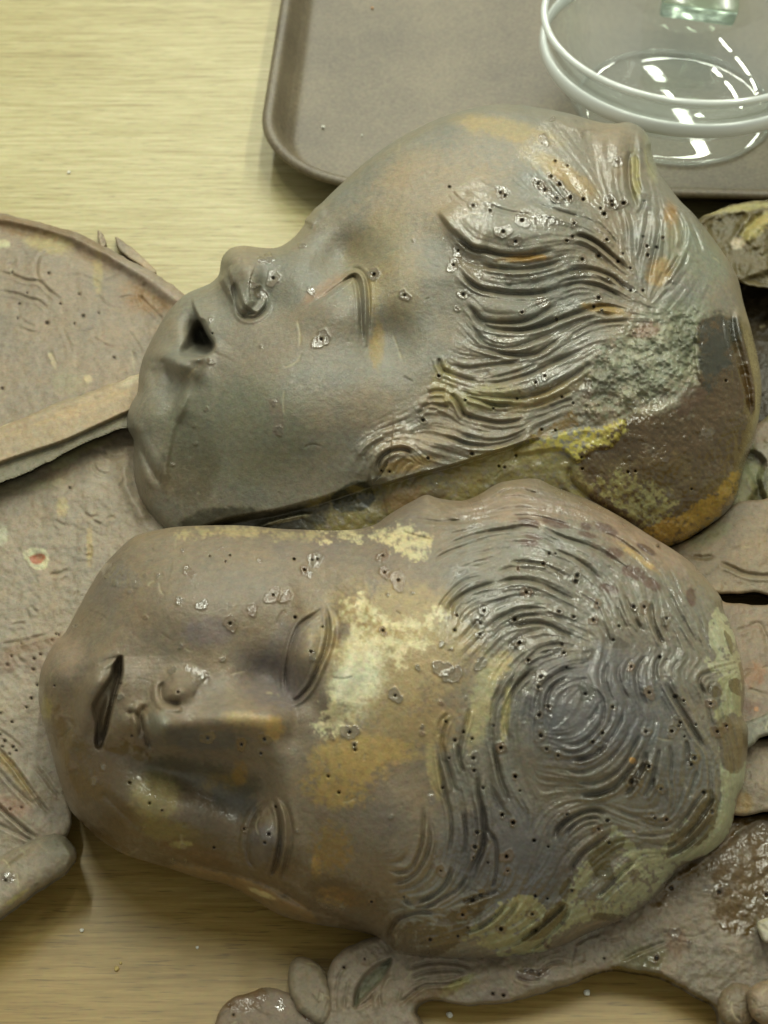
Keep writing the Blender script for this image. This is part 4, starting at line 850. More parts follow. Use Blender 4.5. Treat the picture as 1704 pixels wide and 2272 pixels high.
HO2 = [('G',1060,215,2.6,0,0),('G',1175,210,2.6,0,0),('G',1150,245,2.2,4,.5),('G',1340,240,0,5,.6),('G',1538,232,3.2,0,0),('G',1640,235,3,14,.9),('G',1595,290,2.8,9,.6),('G',940,300,0,14,.6),('G',885,465,0,9,1),('G',1015,490,0,13,.9),('G',1300,515,0,14,.5),
('G',1420,435,2.6,20,.4),('G',1490,440,0,16,.4),('G',1175,595,4,18,.5),('G',1545,560,3.6,0,0),('G',895,725,0,5,1),('G',1135,800,0,6,.8),('G',850,860,0,9,1),('G',935,850,0,7,1),('G',1005,900,0,10,.9),('G',880,985,3.6,0,0),('G',555,935,3.4,0,0),('G',545,1010,0,9,.8),
('G',1050,1245,4.2,17,1),('G',1240,1280,3.8,15,.7),('G',1370,1250,3.8,14,.9),('G',1350,1330,3.2,8,.8),('G',620,1230,3,0,0),('G',300,610,3.4,6,.8),('G',1635,755,3.2,0,0),('G',1640,795,0,7,1),('G',182,948,2.8,0,0),('G',640,378,0,7,1),('G',605,415,0,5,1),('G',690,320,0,4,1),('G',765,325,0,5,1),('G',565,315,0,3,.9),
('G',520,370,0,6,.8),('G',530,262,0,3,1),('G',905,180,0,4,.9),('G',695,560,0,5,.5),('G',605,1495,2.6,0,0),
('H',720,465,3.6,0,0),('H',790,505,2.8,4,.6),('H',610,350,2.6,0,0),('H',1255,610,3.6,8,.4),('H',1395,640,5,0,0),('H',1372,688,3.8,0,0),('H',1435,485,3.2,0,0),('H',1085,715,3.4,0,0),('H',850,792,0,6,1),('H',910,712,0,7,.9),('H',455,262,0,6,1),('H',925,790,0,4,1),('H',690,600,0,4,.9),('H',1555,625,0,4,.9),('H',405,340,0,8,1),
('I',145,390,3,0,0),('I',290,388,3.2,16,.8),('I',210,455,2.6,10,.7),('I',240,480,0,7,1),('I',690,368,3,14,.3),('I',785,518,3.6,22,.4),('I',700,470,3,14,.3),('I',720,605,0,4,1),('I',875,595,0,3,.9),('I',690,828,3.6,10,.3),('I',1130,825,4.2,0,0),('I',1145,735,3.2,0,0),('I',1570,595,3.2,14,.7),('I',1310,705,3.6,14,.9),('I',1288,780,4,15,1),('I',1285,850,3,10,1),
('I',1500,760,3.6,14,1),('I',1525,905,4.6,15,1),('I',905,1055,0,7,1),('I',1050,910,0,7,1),('I',1115,940,0,3,1),('I',1055,1060,0,22,.9),('I',1120,1100,0,22,.9),('I',1290,1030,0,15,.9),('I',765,1225,3.6,17,1),('I',485,1450,4.6,20,1),('I',515,1530,3.2,8,.8),('I',375,1480,0,7,.4),('I',1045,1270,0,5,.5),('I',1580,1010,3.4,8,.8),('I',1075,1385,3.4,0,0),('I',1185,1450,4,0,0),
('I',1132,1500,5,0,0),('I',1238,1490,4,0,0),('I',1368,1412,4,0,0),('I',1095,1610,3.2,0,0),('I',1245,1610,4.6,15,1),('I',1415,1545,3.6,13,.6),('I',320,805,2.8,0,0),('I',262,975,0,10,1),('I',245,955,3,0,0),('I',1200,1240,0,3,1),('I',930,1415,0,4,.8),('I',930,1460,0,6,.4),('I',150,748,3.8,0,0),
('J',1250,165,4.4,15,1),('J',1055,272,3.6,0,0),('J',1305,272,4.8,0,0),('J',1500,200,3.8,8,.5),('J',1420,440,3.8,0,0),('J',1490,485,4.6,0,0),('J',1045,780,2.4,13,.5),('J',1270,545,5.5,9,1),('J',1255,635,6,9,1),('J',1245,700,3,7,.9),('J',1615,595,3.6,0,0),('J',1450,690,3.4,16,.4),('J',1335,730,2.8,0,0),('J',1455,780,3,9,.4),('J',1240,960,5,18,1),('J',1290,930,4,14,1),('J',1180,1050,4,13,.5),('J',980,1200,5,8,.5),
('J',1415,1135,4.6,0,0),('J',1605,1045,4.6,12,.4),('J',1150,1180,3.4,0,0),('J',1210,1130,3.2,0,0),('J',440,998,0,7,1),('J',620,970,3,7,.6),('J',820,940,3,0,0),('J',740,450,0,5,1),('J',1625,935,3.2,0,0),('J',1530,290,3,0,0),('J',520,38,4,0,.5),('J',355,200,4,0,0),('J',420,300,4,0,0),
('K',185,450,3.2,13,.6),('K',385,568,4.4,9,.9),('K',475,600,3.8,9,.9),('K',595,620,3.8,12,.7),('K',715,742,3.8,0,0),('K',495,350,5,9,.9),('K',485,385,5.5,9,.9),('K',325,215,3.2,0,0),('K',365,215,3.2,0,0),('K',290,275,3.2,7,.7),('K',135,310,2.8,7,.7),('K',145,758,4.4,12,1),('K',200,865,3.6,0,0),('K',405,770,3,9,1),('K',415,820,3,9,1),('K',115,620,3.4,13,.9),
('K',275,965,5,16,.9),('K',260,1030,4,8,.8),('K',545,1070,4,0,0),('K',935,1062,4,15,.5),('K',320,1148,4,9,.8),('K',265,1200,4.6,10,.9),('K',275,1325,5,14,1),('K',310,1405,4,10,.9),('K',380,1445,3.6,8,.9),('K',590,1362,4.4,7,.9),('K',650,1308,3.8,8,.9),('K',712,1150,3.8,8,.8),('K',1095,1085,5.5,8,.9),('K',1145,1112,3.6,6,.8),('K',1125,1245,3.6,18,1),('K',1075,1298,3.6,14,1),
('K',915,1300,4,12,1),('K',930,1512,4.4,12,1),('K',1210,1460,6,13,1),('K',1190,1500,4,9,1),('K',120,1575,3.6,0,0),('K',840,540,5,9,.9),('K',1000,845,4.4,0,0),('K',1310,1130,4,12,.6),('K',1405,1265,3.4,10,.4),('K',1350,1300,4,16,.4),('K',750,658,3.4,0,0),('K',430,910,3.2,0,0),('K',30,1400,3.4,13,.5),('K',830,1600,5.5,14,1),('K',620,520,3.2,11,.5),('K',1040,610,4,14,1),('K',905,540,4,14,.6),('K',825,905,3,10,.4),('K',1070,215+1082,3,0,0),('K',1115,1265,3,0,0),('K',1220,1258,3.4,0,0),('K',990,170,3.4,6,.4),('K',1150,1330,3,0,0),
('L',30,25,3.6,0,0),('L',120,200,3.6,0,0),('L',435,432,4.2,7,.9),('L',680,470,5.5,8,.8),('L',625,520,3.2,12,.5),('L',690,605,4.2,0,0),('L',235,590,4,0,0),('L',320,628,3.4,0,0),('L',105,480,5,8,.7),('L',40,432,4.2,8,.8),('L',65,690,4,0,0),('L',950,460,0,17,1),('L',970,455,3.6,8,1),('L',1040,462,3.6,9,.7),('L',1265,295,4.4,0,0),('L',1315,415,6,12,.9),('L',830,240,6,14,1),('L',1005,275,3.6,11,1),('L',935,140,4.6,9,1),
('L',30,1130,5,12,.4),('L',315,945,3.4,0,0),('L',240,925,2.8,0,0),('L',465,895,4,7,.8),('L',850,800,0,12,.9),('L',318,1238,3,7,.4),('L',245,1140,3,0,0)]
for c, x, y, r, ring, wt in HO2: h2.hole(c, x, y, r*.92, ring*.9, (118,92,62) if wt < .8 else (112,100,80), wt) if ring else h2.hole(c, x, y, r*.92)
for c, x, y, rx, ry, rot in [('K',420,700,30,12,30),('K',370,820,18,14,0),('K',120,730,20,10,-30),('K',870,1530,18,32,30),('K',840,1610,26,20,0),('L',600,330,46,9,-10),('L',850,260,22,30,30),('L',880,180,12,26,25),('L',950,450,22,10,0),('K',430,360,34,18,30),('K',240,275,60,10,5),('K',270,1260,11,40,-6),('K',330,1200,9,24,10),
    ('K',260,960,18,14,0),('K',1080,1270,26,20,-30),('K',1210,1450,14,22,0),('J',1250,120,12,34,0),('J',1270,680,9,34,10),('J',1230,950,26,16,0),('I',1280,760,16,28,10),('I',1510,780,24,12,0),('I',1500,900,20,16,-30),('L',680,310,40,12,-20),('L',1270,450,12,26,25),('K',380,590,26,10,10),('G',560,330,60,26,20),('G',1000,900,26,24,30),('J',990,330,10,20,0),('L',1060,840,20,8,-20),('L',400,450,18,10,-30),('K',880,640,8,26,-20),('K',1000,720,8,20,-20),('K',640,1400,20,14,-30)]:
    h2.wetpatch(c, x, y, rx, ry, rot, 1.0, int(x+y) % 97, .25)
h2.paintp('L','815,85 850,90 850,115 820,120',(206,160,90),.9,2,5,130,.2); h2.paint('S',1407,1845,3,3,(230,200,140),1,0,4,131,.2)
W_, hm = h2.polymask('S','905 1085 975 1180 1000 1280 985 1370 1030 1440 1100 1500 1040 1590 1005 1700 980 1800 870 1900 880 1990 840 2020 850 2110 1000 2150 1300 2110 1640 1900 1700 1500 1560 1200 1200 1040',34)
mk = np.zeros_like(h2.X); mk[W_] = hm
h2.wet = np.maximum(h2.wet, .04+mk*.48*smooth(.35,.65,vnoise(h2.X,h2.Y,70,402,3)))
for x_, y_, rx_, ry_, rot_ in ((1275,1580,52,52,0),(1170,1690,60,70,0),(1150,1880,70,60,0),(1060,1640,26,120,0),(1380,1450,60,40,0),(1130,1250,70,24,-30),(950,1860,60,90,0),(1400,1780,50,30,0),(1500,1640,40,60,0)):
    W_, m_ = h2.blob(x_, y_, rx_, ry_, rot_, 3); mk[W_] *= (1-.8*m_)
h2.strands(H2, mk, 18, 2.4, 0, 10, 34, True); h2.strands(H2, mk, 8, .9, .04)
hair2 = pts('S','905 1095 960 1180 985 1280 960 1370 1010 1440 1080 1500 1020 1590 985 1700 960 1800 850 1900 860 1990 820 2020 835 2110 1000 2160 1300 2120 1700 1950 1720 1500 1560 1200 1200 1040')
eyeA = pts('I','340,670 250,730 170,790 130,870 105,960 90,1060 85,1170 105,1290 160,1270 260,1180 340,1050 375,900 375,780')
eyeB = pts('H','1410,420 1320,500 1270,600 1255,700 1275,800 1340,870 1420,920 1470,850 1495,700 1490,560')
h2.scratches(90, 702, 1.3)
head2 = thing("carved_head", "lower brown clay head facing up with whorled curls and worn pale forehead", "sculpted head", tuple(at(900,1900,0.0)), "carved heads on the table")
h2.build(zf2, [("eye", [eyeA]), ("eye", [eyeB]), ("hair", [hair2]), ("face", None)], head2, CLAY, shrink=.10)

# ------------------------------------------------------------------ other clay pieces
def piece(name, label, cat, outline, zf, base, R=14, H=10, step=3.0, fx=None, poisson=0, n=5, parts=None, noise=5, seed=1, group=None, shrink=.02, ragged=4.0, scr=24):
    P = pts('S', outline) if isinstance(outline, str) else np.array(outline)
    r = Relief(P, step, n+2, base, R=R, H=H, poisson=poisson, ragged=ragged)
    nz = vnoise(r.X, r.Y, 80, seed+200, 4); r.tint(np.s_[:], smooth(.45,.8,nz)*.5, tuple(np.clip(np.array(base)*1.1, 0, 255)))
    nz = vnoise(r.X, r.Y, 60, seed+210, 4); r.tint(np.s_[:], smooth(.5,.8,nz)*.5, tuple(np.array(base)*.85))
    r.h += r.edge*(noise*1.3*(vnoise(r.X, r.Y, 60, seed+220, 4)-.5)+(2+noise*.45)*(vnoise(r.X, r.Y, 13, seed+230, 3)-.5))
    r.scratches(scr, seed+600)
    if fx: fx(r)
    if parts is None:
        o = r.build(zf, [(name, None)], None, CLAY, shrink=shrink)[0]
        c = sum((Vector(v.co) for v in list(o.data.vertices)[::97]), Vector())/max(1, len(list(o.data.vertices)[::97])); c.z = 0
        o.data.transform(__import__('mathutils').Matrix.Translation(-c)); o.location = c
        tag(o, label, cat, group); return o
    t = thing(name, label, cat, tuple(at(P[:,0].mean(), P[:,1].max(), 0.0)), group)
    r.build(zf, parts, t, CLAY, shrink=shrink); return t

def fx_wing(r):
    r.ridge('M','-40,90 100,105 250,140 400,190 550,260 700,340 850,430 1000,530 1100,600',15,20,False)
    r.ridge('M','-40,140 100,160 250,200 400,255 550,330 700,410 850,510 980,620',20,-14,False)
    for P, d in [('-40,420 80,445 160,475 240,485 300,540 380,600',8),('-40,540 100,560 180,590 240,605 300,660',7),('240,480 222,420 235,340 290,300 380,290',6),('40,385 80,370 100,345',4),('100,760 180,790 240,800',4),('110,690 160,740 220,760',3),
                 ('380,470 470,440 560,470 620,500',4),('600,560 640,620 720,650 800,660',3),('720,590 800,575 880,590',5),('560,820 640,870 700,890',3),('850,560 900,620 960,680 1000,720',6),('780,780 840,860 870,930',3),('620,870 700,885 780,890',2),('380,780 420,850 440,930',2),('800,900 830,960 850,1020',2),
                 ('300,900 330,960 350,1000',3),('900,480 860,560 880,640',5),('480,960 540,965 580,960',2)]:
        r.groove('M', P, d, 3.2)
    r.bump('M',850,680,60,90,-14); r.bump('M',300,420,60,50,8); r.bump('M',950,580,40,20,10,30)
    for c in [(290,738,4.6),(510,695,4.2),(300,432,3.6),(485,560,3.2),(700,950,3.6),(120,622,2.8),(605,675,2.8),(110,708,3),(165,552,2.6),(15,1140,3.6),(75,425,3),(370,620,2.6),(455,740,2.6)]: r.hole('M', *c)
    r.paint('M',500,260,120,26,(122,96,62),.8,28,24,301); r.paint('M',300,250,60,24,(178,162,108),.8,10,10,302,.7); r.paint('M',600,420,12,50,(170,152,100),.8,0,9,303); r.paint('M',120,150,90,20,(128,100,60),.8,15,16,304)
    r.paint('M',900,580,60,40,(142,108,62),.8,25,24,305); r.paint('M',420,1100,40,30,(150,142,110),.7,0,10,306,.7); r.paint('M',20,250,16,10,(206,196,150),.9,0,6,307); r.paint('M',540,1080,9,9,(196,180,140),.9,0,6,308); r.paint('M',320,960,6,20,(190,170,130),.8,-20,6,309)
    r.paint('M',850,450,150,20,(160,142,122),.8,30,24,310)
piece("wing_fragment", "pinkish clay wing fragment with a raised curved rim at the upper left", "fragment",
 [(-220,500),(-60,470),(0,472),(36,479),(90,493),(145,508),(199,530),(253,558),(325,595),(362,620),(409,653),(440,720),(400,840),(310,870),(253,880),(152,905),(90,930),(-20,985),(-220,1062)],
 lambda x, y: .034+0*x, (146,131,109), 10, 10, fx=fx_wing, seed=1, noise=6)
piece("clay_spur", "thin short clay spur behind the wing rim, the one nearest the left edge", "fragment", "215 512 224 513 236 534 232 548 222 545", lambda x, y: .030+0*x, (160,140,116), 4, 6, 2.0, noise=2, seed=3, group="small clay spurs behind the wing rim")
piece("clay_spur", "thin long clay spur running behind the wing rim toward the upper head", "fragment", "256 532 262 529 302 558 345 600 338 606 300 580 268 556", lambda x, y: .030+0*x, (164,144,116), 5, 7, 2.0, noise=2, seed=4, group="small clay spurs behind the wing rim")
def fx_bar(r):
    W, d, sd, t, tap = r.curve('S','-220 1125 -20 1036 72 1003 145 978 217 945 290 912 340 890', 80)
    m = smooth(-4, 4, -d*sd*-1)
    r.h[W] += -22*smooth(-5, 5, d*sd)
    r.tint(W, smooth(-3, 3, d*sd), (118,112,88), .9)  # front side of the bar painted darker to show it in shade
    r.groove('M','-40,1440 200,1360 420,1260 640,1190 860,1110',3,5); r.paint('M',560,1230,120,20,(190,162,120),.7,-20,16,311); r.paint('M',820,1080,40,14,(206,186,146),.8,-20,12,312); r.paint('M',20,1350,22,6,(210,198,150),.9,-20,6,313)
piece("clay_bar", "straight pale clay bar running between the wing and the pitted panel", "fragment",
 [(-220,1040),(-20,957),(90,910),(152,885),(253,851),(310,828),(345,820),(345,930),(253,957),(145,1005),(72,1043),(0,1072),(-220,1170)],
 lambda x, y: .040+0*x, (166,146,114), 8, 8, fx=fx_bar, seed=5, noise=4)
def fx_panel(r):
    for c, P, d in [('M','620,1510 650,1550 700,1565 750,1555',6),('M','570,1590 590,1640 640,1665 680,1655',6),('M','510,1900 550,1925 610,1920',5),('M','540,1930 580,1955 620,1975',5),('M','650,1950 680,1930 710,1935',4),('M','600,1700 650,1690 690,1700',2),
      ('N','60,480 100,468 145,465',5),('N','150,380 155,410 165,440',4),('N','180,365 190,390 215,402',4),('N','280,190 340,185 380,160',5),('N','0,585 150,560 300,515',4),('N','410,320 430,300 440,280',5),('N','90,640 110,670 130,690',4),
      ('N','-40,1130 0,1180 80,1270 160,1380 240,1490 290,1540',9),('N','-40,1250 0,1300 90,1400 200,1500',7),('N','-60,1440 0,1500 100,1590 210,1680',12),('N','190,1260 250,1330 300,1400 340,1440',7),('N','-40,1580 40,1620 120,1660 190,1690',6),('N','-20,1060 60,1110 130,1180',4),
      ('M','240,1750 300,1740 360,1770',3),('M','340,1950 370,1970 400,1985',4),('N','500,20 510,60 500,90',4),('N','480,90 520,80',4)]: r.groove(c, P, d, 3.4)
    r.bump('N',90,1330,40,60,12,-40); r.bump('N',150,1560,50,24,10,35); r.ridge('M','780,1560 760,1660 790,1780 850,1880 900,1990',12,12)
    for x, y, s_ in [(228,640,3.4),(192,665,3.4),(188,725,3.8),(42,700,3.6),(210,812,3),(178,887,3.6),(150,938,3),(68,1020,3),(5,970,3),(2,1090,3.4),(28,1128,3.6),(15,1160,3),(75,1160,3.2),(92,1180,3),(55,1200,3),(58,1512,3.6),(122,1502,4),(295,560,2.6),(315,525,2.6),(330,530,2.6),(65,650,2.6),(120,578,3)]: r.hole('N', x, y, s_)
    r.hole('M',428,1750,3.6)
    r.paintp('N','130,60 180,40 250,50 275,100 250,160 190,155 150,120',(206,200,160),.95,4,6,320,.4); r.paintp('N','165,90 235,70 258,95 220,130 180,125',(176,104,70),.95,3,6,321,.3); r.h[r.win(60,1225,100,1255)] -= 0
    r.bump('N',215,100,12,9,-9)
    r.paint('N',190,590,70,16,(138,112,84),.8,-12,16,322); r.paint('N',40,690,26,26,(150,122,98),.7,0,12,323); r.paint('N',200,690,26,26,(146,118,94),.6,0,12,324); r.paint('N',60,1280,14,70,(152,128,72),.8,-38,14,325); r.paint('N',80,1500,50,20,(160,124,100),.8,20,14,326)
    r.paint('M',390,1590,40,14,(176,172,132),.9,-25,8,327,.7); r.paint('M',500,1510,80,12,(160,152,104),.8,-20,8,328,.7); r.paint('M',380,1870,16,24,(186,166,112),.8,0,8,329,.7); r.paint('M',120,1740,120,16,(170,160,124),.7,-8,10,330,.7)
    r.paint('M',10,2040,14,24,(190,190,160),.8,0,8,331); r.paint('M',550,2100,8,50,(184,160,104),.7,0,8,332)
piece("pitted_panel", "grey pink clay panel with crescent tool marks left of both heads", "fragment",
 [(-220,1170),(0,1072),(72,1043),(145,1003),(253,957),(330,940),(400,1050),(420,1180),(330,1260),(230,1330),(160,1450),(140,1560),(130,1650),(150,1760),(158,1812),(150,1850),(120,1880),(40,1915),(-20,1940),(-220,2030)],
 lambda x, y: .030-.020*np.clip((y-1100)/800., 0, 1), (156,142,120), 12, 12, fx=fx_panel, seed=6, noise=8)
def fx_roll(r):
    r.groove('N','-40,1900 60,1800 140,1750 190,1700',3,5); r.ridge('N','340,1690 380,1740 395,1800 380,1850',9,8)
    r.hole('N',32,1912,3.4); r.paint('N',40,1900,18,14,(104,92,78),.6,0,8,333); r.wetpatch('N',50,1895,16,12); r.paint('N',90,2010,40,6,(160,146,84),.8,-35,8,334); r.paint('N',90,1790,22,5,(120,104,70),.8,-35,8,335)
    r.paint('N',330,1720,30,26,(130,126,104),.7,0,20,336)
piece("rolled_scroll", "smooth rolled clay scroll end at the lower left on the wood", "fragment",
 [(-220,2005),(-20,1908),(30,1883),(79,1862),(118,1849),(142,1853),(160,1870),(170,1894),(158,1921),(118,1953),(79,1980),(20,2022),(-60,2070),(-220,2160)],
 lambda x, y: .016+0*x, (142,130,108), 46, 48, 2.5, fx=fx_roll, seed=7, noise=3)
# right edge pieces
def fx_r1(r):
    r.groove('D','1180,980 1280,920 1420,860 1560,850 1700,840',9,6); r.groove('D','1380,1130 1450,1060 1530,980 1659,880',9,7); r.bump('D',1560,1080,44,36,22); r.bump('D',1320,1100,34,24,14); r.pit('D','1240,960 1400,900 1500,900 1440,1000 1380,1100 1280,1130 1240,1050',-18,8)
    r.paint('D',1580,990,46,20,(176,160,92),.9,-40,10,350,.6); r.ridge('D','1170,960 1280,900 1420,850 1560,822 1700,812',5,9,False); r.paint('D',1400,862,70,5,(168,156,104),.9,-14,8,430); r.groove('D','1640,900 1560,960 1480,1060 1440,1150',12,7); r.pit('D','1480,1400 1700,1330 1700,1560 1560,1500',-20,8); r.paint('D',1350,1050,40,40,(96,86,52),.9,0,20,351); r.paint('D',1440,1120,16,14,(206,190,160),.8,0,6,352); r.paint('D',1500,860,70,8,(170,160,100),.8,-8,9,353)
piece("leaf_scroll", "gilt yellow clay leaf scroll at the right edge just below the tray", "fragment", "1540 495 1580 472 1625 455 1674 446 1740 440 1760 440 1760 630 1700 640 1640 625 1600 590 1560 540", lambda x, y: .030+0*x, (92,80,44), 14, 16, fx=fx_r1, seed=9, noise=30)
piece("shade_block", "added dark block standing in for shade behind the upper head's nape at the right edge", "fragment", "1620 640 1700 625 1760 620 1760 1010 1700 990 1650 900", lambda x, y: .012+0*x, (58,48,28), 20, 14, seed=10, noise=24)  # added solid, its dark colour fills the shadowed gap
def fx_r2(r):
    r.pit('E','1500,870 1560,830 1640,900 1600,1010 1660,1180 1570,1230 1540,1150 1580,1060',-26,8); r.paintp('E','1500,870 1570,830 1660,900 1650,1190 1570,1230 1540,1150 1580,1060',(66,62,34),.8,8,14,355,.5); r.paint('E',1620,720,40,30,(146,124,100),.9,0,16,356); r.paint('E',1640,860,26,26,(160,146,130),.8,0,12,357); r.paint('E',1560,960,26,26,(160,160,120),.8,0,10,358)  # the sunken hollow is also painted dark, its shade put into colour
piece("plaster_lump", "greenish crumbling plaster lump beside the upper head's nape", "fragment", "1640 990 1680 940 1760 920 1760 1180 1690 1170 1640 1160 1615 1110", lambda x, y: .022+0*x, (128,122,82), 18, 18, fx=fx_r2, seed=11, noise=18)
def fx_r3(r):
    r.groove('K','1200,230 1260,240 1330,230',5,4); r.groove('K','1360,270 1440,300 1530,340 1659,350 1750,345',9,4); r.groove('K','1380,380 1390,420 1370,460',2,3); r.paint('K',1250,240,34,10,(110,92,58),.8,0,9,360); r.paint('E',1300,1350,60,20,(138,134,92),.8,-30,12,361)
piece("feather_panel", "smooth pinkish clay feather panel right of the curls, above the dark slot", "fragment", "1430 1205 1484 1216 1574 1168 1628 1118 1680 1110 1760 1115 1760 1316 1680 1315 1600 1318 1520 1320 1440 1280", lambda x, y: .024-.004*(y-1100)/200., (144,126,98), 10, 10, fx=fx_r3, seed=12, noise=6, group="clay feather panels at the right edge")
def fx_r4(r):
    r.groove('K','1450,690 1530,670 1600,640 1640,700 1659,780',4,4); r.paint('K',1570,950,30,30,(150,104,62),.8,0,12,362); r.paint('K',1520,900,20,30,(120,100,72),.7,0,12,363); r.paint('K',1550,1150,34,20,(116,88,64),.85,10,8,364); r.paint('K',1590,1160,6,6,(190,130,70),.9,0,6,365); r.groove('K','1530,1040 1600,1060 1659,1080',4,4)
piece("feather_panel", "brown spotted clay feather panel right of the curls, below the dark slot", "fragment", "1570 1336 1620 1338 1700 1342 1760 1342 1760 1600 1690 1600 1640 1630 1600 1600", lambda x, y: .022+0*x, (136,118,94), 10, 10, fx=fx_r4, seed=13, noise=8, group="clay feather panels at the right edge")
piece("grey_rib", "short grey clay rib crossing the right edge beside the curls", "fragment", "1640 1612 1680 1592 1760 1560 1760 1640 1700 1630 1655 1662 1640 1650", lambda x, y: .030+0*x, (128,124,104), 10, 12, 2.5, seed=14, noise=4)
def fx_r6(r): r.paint('L',1500,360,26,26,(160,128,62),.8,0,9,366); r.bump('L',1600,240,50,50,14)
piece("feather_panel", "plain pink clay feather panel at the right, lowest of the three", "fragment", "1630 1655 1690 1640 1760 1640 1760 1800 1700 1803 1620 1806 1600 1760", lambda x, y: .024+0*x, (138,122,98), 10, 12, fx=fx_r6, seed=15, noise=7, group="clay feather panels at the right edge")
def fx_r7(r):
    for c, P, d in [('J','830,1390 920,1355 1020,1340 1150,1350 1250,1380',6),('J','850,1440 960,1400 1080,1390 1200,1400',6),('J','860,1480 960,1450 1080,1440 1180,1410',5),('J','780,1600 860,1540 950,1480 1100,1470 1250,1420',9),('J','520,1620 530,1520 580,1430 660,1360 740,1330',10),('J','500,1640 620,1560 690,1450 740,1370',6),
      ('J','400,1650 400,1540 420,1430 470,1350',4),('J','450,1640 460,1540 490,1440',4),('J','680,1640 670,1540 700,1450 750,1400',5),('J','780,1620 790,1560 800,1500',4),('J','620,1650 620,1560 640,1490',3),
      ('L','180,1380 260,1390 340,1340 430,1330',8),('L','120,1420 200,1450 280,1440',6),('L','470,1230 560,1180 640,1160',5),('L','640,1180 700,1200 780,1180',4),('L','1100,1160 1200,1180 1300,1140',3),('L','750,1330 850,1280 950,1240 1060,1200',5)]: r.groove(c, P, d*1.1, 3.5)
    r.pit('J','515,1620 530,1520 600,1420 740,1320 690,1440 620,1510 560,1570',-22,5); r.paintp('J','515,1620 530,1520 600,1420 740,1320 690,1440 620,1510 560,1570',(112,116,92),.8,5,10,370,.2)
    r.ridge('J','1000,1500 1200,1440 1400,1400 1600,1380',20,12); r.bump('L',1250,800,120,90,16,-30); r.bump('L',900,1150,90,30,10,-15)
    r.ridge('L','1659,430 1500,520 1380,620 1200,760 1060,850 950,960',7,8)
    r.paintp('L','1450,440 1700,440 1700,900 1560,1150 1400,1150 1300,1050 1330,900 1280,800 1120,900 1000,1000 950,960 1130,790 1300,690 1420,570',(96,72,24),1.15,12,24,371,.7,.45)
    r.paintp('L','700,1370 850,1290 1020,1270 1010,1380 1200,1500 1340,1600 1200,1530 1000,1440 850,1480 700,1500 560,1500 400,1520 560,1420',(92,74,30),1.15,10,16,372,.6,.45)
    r.paint('L',900,1300,70,26,(116,108,70),.7,0,14,373); r.paint('L',1330,1380,80,60,(118,108,90),.8,0,30,374); r.paint('L',1100,1220,26,36,(124,98,72),.8,0,10,375); r.paint('J',1130,1490,50,12,(156,148,88),.8,-30,8,376)
    r.paintp('J','1300,1550 1340,1510 1440,1500 1470,1560 1400,1590 1310,1580',(122,100,84),.8,4,8,377,.2,.4); r.paintp('J','1500,1430 1530,1390 1700,1380 1700,1430 1560,1460',(112,90,76),.8,4,8,378,.2,.5)
    r.paintp('J','800,1600 900,1520 1040,1490 1130,1540 900,1590',(112,88,52),.7,10,12,379,.3); r.bump('L',350,1420,120,26,10,-14)
    for c,x,y,s_,g_ in [('J',452,1375,3.4,0),('J',1365,1535,4,0),('J',1432,1545,3.4,0),('L',180,1385,4,9),('L',262,1405,4.6,9),('L',45,1535,3.2,0),('L',980,1310,5.5,9),('L',1360,905,5,12),('L',1090,1150,0,12),('L',1070,880,4,10),('L',1650,920,4,9),('L',660,1310,2.8,0),('L',1390,1110,0,6),('L',1180,1220,0,6),('L',540,1330,0,4),('J',580,1320,2.6,0)]: r.hole(c, x, y, s_, g_, (106,84,60) if g_ else None, 1)
    r.wetpatch('L',1340,880,34,12,-10); r.wetpatch('L',1560,980,40,20,20,.5); r.wetpatch('L',1420,860,24,14,20,.6); r.wetpatch('L',1090,860,30,8,-35); r.wetpatch('J',1580,1400,30,8,0); r.wetpatch('L',1090,1170,10,18)
piece("shoulder_fragment", "large folded pink and brown clay shoulder along the bottom right of the lower head", "fragment",
 [(840,2075),(890,2085),(960,2040),(1100,2040),(1267,2010),(1400,1960),(1500,1880),(1590,1830),(1628,1812),(1700,1807),(1780,1806),(1780,2320),(1610,2320),(1592,2240),(1537,2207),(1464,2168),(1355,2152),(1304,2167),(1220,2196),(1129,2220),(1034,2229),(960,2217),(918,2240),(930,2320),(715,2320),(728,2240),(727,2170),(740,2125),(775,2098)],
 lambda x, y: .018-.010*np.clip((y-1800)/450., 0, 1), (140,126,106), 16, 18, 2.5, fx=fx_r7, seed=16, noise=12, parts=[("shoulder", None)])
piece("clay_leaf", "smooth rounded grey clay leaf standing on the wood near the bottom edge", "fragment", "641 2140 655 2125 680 2124 702 2135 722 2160 735 2195 738 2245 715 2275 670 2250 645 2210 638 2170", lambda x, y: .008+0*x, (138,124,100), 20, 22, 2.0, seed=17, noise=3)
def fx_low(r):
    r.hole('H',1170,1610,4,0); r.hole('H',1195,1665,3,0); r.paintp('H','1130,1500 1240,1480 1340,1500 1390,1560 1300,1650 1200,1640 1120,1600',(118,92,62),.8,5,9,380,.3,.3); r.paintp('J','190,1590 300,1570 340,1640 380,1700 240,1710 190,1650',(110,70,34),.9,4,8,381,.3,.6); r.wetpatch('J',60,1600,10,16); r.wetpatch('J',260,1600,24,8)
piece("base_fragment", "low wet stained clay fragment with drill holes at the bottom edge", "fragment", "478 2275 488 2240 515 2215 560 2200 600 2190 650 2205 700 2235 760 2262 800 2320 470 2330", lambda x, y: .006+0*x, (138,120,98), 16, 14, 2.5, fx=fx_low, seed=18, noise=6)
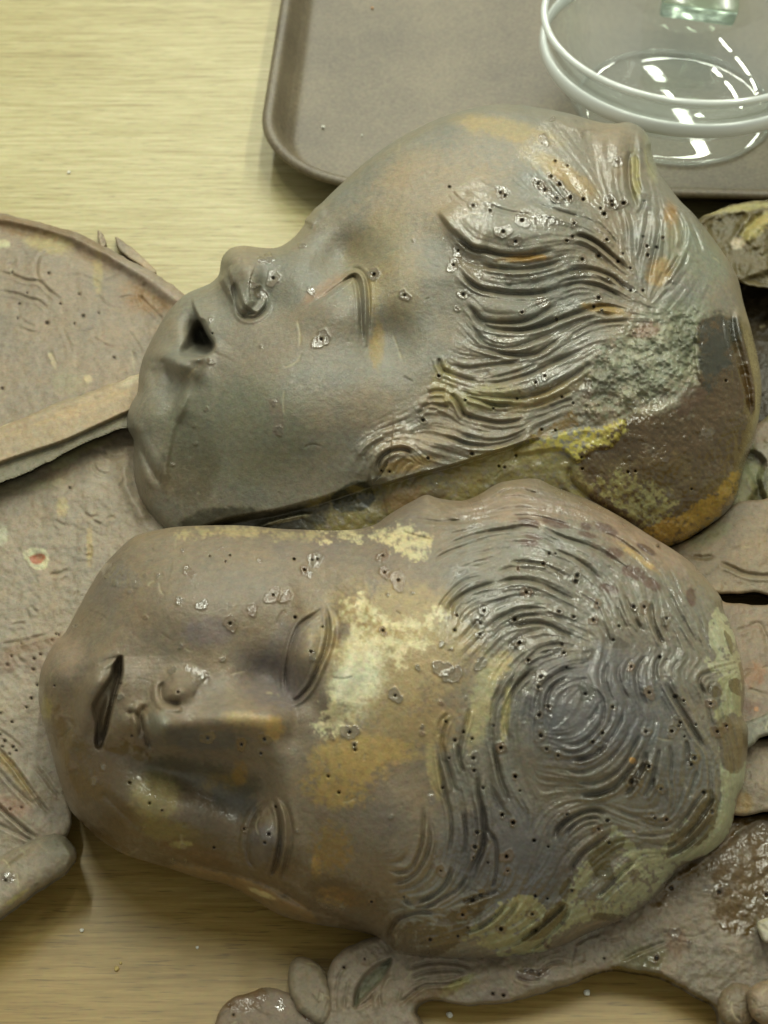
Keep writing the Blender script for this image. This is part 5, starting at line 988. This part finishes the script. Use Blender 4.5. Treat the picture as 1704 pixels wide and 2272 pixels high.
piece("clay_pebble", "grey brown round clay pebble at the bottom right, left of its neighbour", "fragment", "1592 2225 1605 2195 1640 2180 1670 2195 1680 2235 1665 2270 1630 2280 1602 2260", lambda x, y: .018+0*x, (122,106,82), 36, 34, 2.0, seed=19, noise=3, group="round clay pebbles in the bottom right corner")
piece("clay_pebble", "pinkish round clay pebble touching the right edge in the bottom corner", "fragment", "1656 2215 1668 2190 1700 2176 1740 2180 1760 2220 1740 2265 1700 2275 1668 2255", lambda x, y: .024+0*x, (138,118,92), 38, 38, 2.0, seed=20, noise=3, group="round clay pebbles in the bottom right corner")
piece("white_chip", "small off white plaster chip lying on the brown clay at the right edge", "chip", "1677 2055 1690 2040 1715 2036 1730 2060 1720 2090 1700 2092 1685 2075", lambda x, y: .022+0*x, (176,170,148), 12, 14, 2.0, seed=21, noise=5)

# ------------------------------------------------------------------ crumbs lying about
WH = plain("plaster_crumb", (235,232,215)); YE = plain("yellow_crumb", (205,180,110))
def crumb(u, v, z, r, mat, label, grp):
    rg = random.Random(int(u*7+v)); import bmesh
    bm = bmesh.new(); bmesh.ops.create_icosphere(bm, subdivisions=2, radius=r*.72)
    for x in bm.verts: x.co *= 1+.3*(rg.random()-.5); x.co.z *= .6
    me = bpy.data.meshes.new("crumb"); bm.to_mesh(me); bm.free(); me.materials.append(mat)
    o = bpy.data.objects.new("crumb", me); SC.collection.objects.link(o); p = at(u, v, z); o.location = (p[0], p[1], z+r*.4); o.rotation_euler.z = rg.random()*6
    tag(o, label, "crumb", grp)
crumb(153,384,0,.0012,WH,"single bright white crumb on the pale wood at the upper left","crumbs on the wood")
crumb(182,2065,0,.0009,WH,"pale crumb on the brown wood beneath the scroll, the uppermost there","crumbs on the wood")
crumb(259,2150,0,.0011,YE,"yellowish crumb on the wood in the lower left","crumbs on the wood")
crumb(268,2137,0,.0006,YE,"tiny yellow speck just above the yellowish crumb","crumbs on the wood")
crumb(438,2103,0,.0007,WH,"white speck on the wood below the lower head's cheek","crumbs on the wood")
crumb(1302,2204,0,.0014,WH,"long white chip on the wood under the clay shoulder","crumbs on the wood")
crumb(997,2253,0,.0013,WH,"white chip on the wood in front of the folded clay","crumbs on the wood")
crumb(717,283,ZT,.0012,WH,"white crumb on the tray floor near its rounded corner","crumbs on the tray")
crumb(826,19,ZT,.0011,plain("orange_crumb",(190,140,90)),"orange brown crumb at the top of the tray floor","crumbs on the tray")
crumb(803,301,ZT,.0007,WH,"tiny pale speck on the tray beside the head's brow","crumbs on the tray")
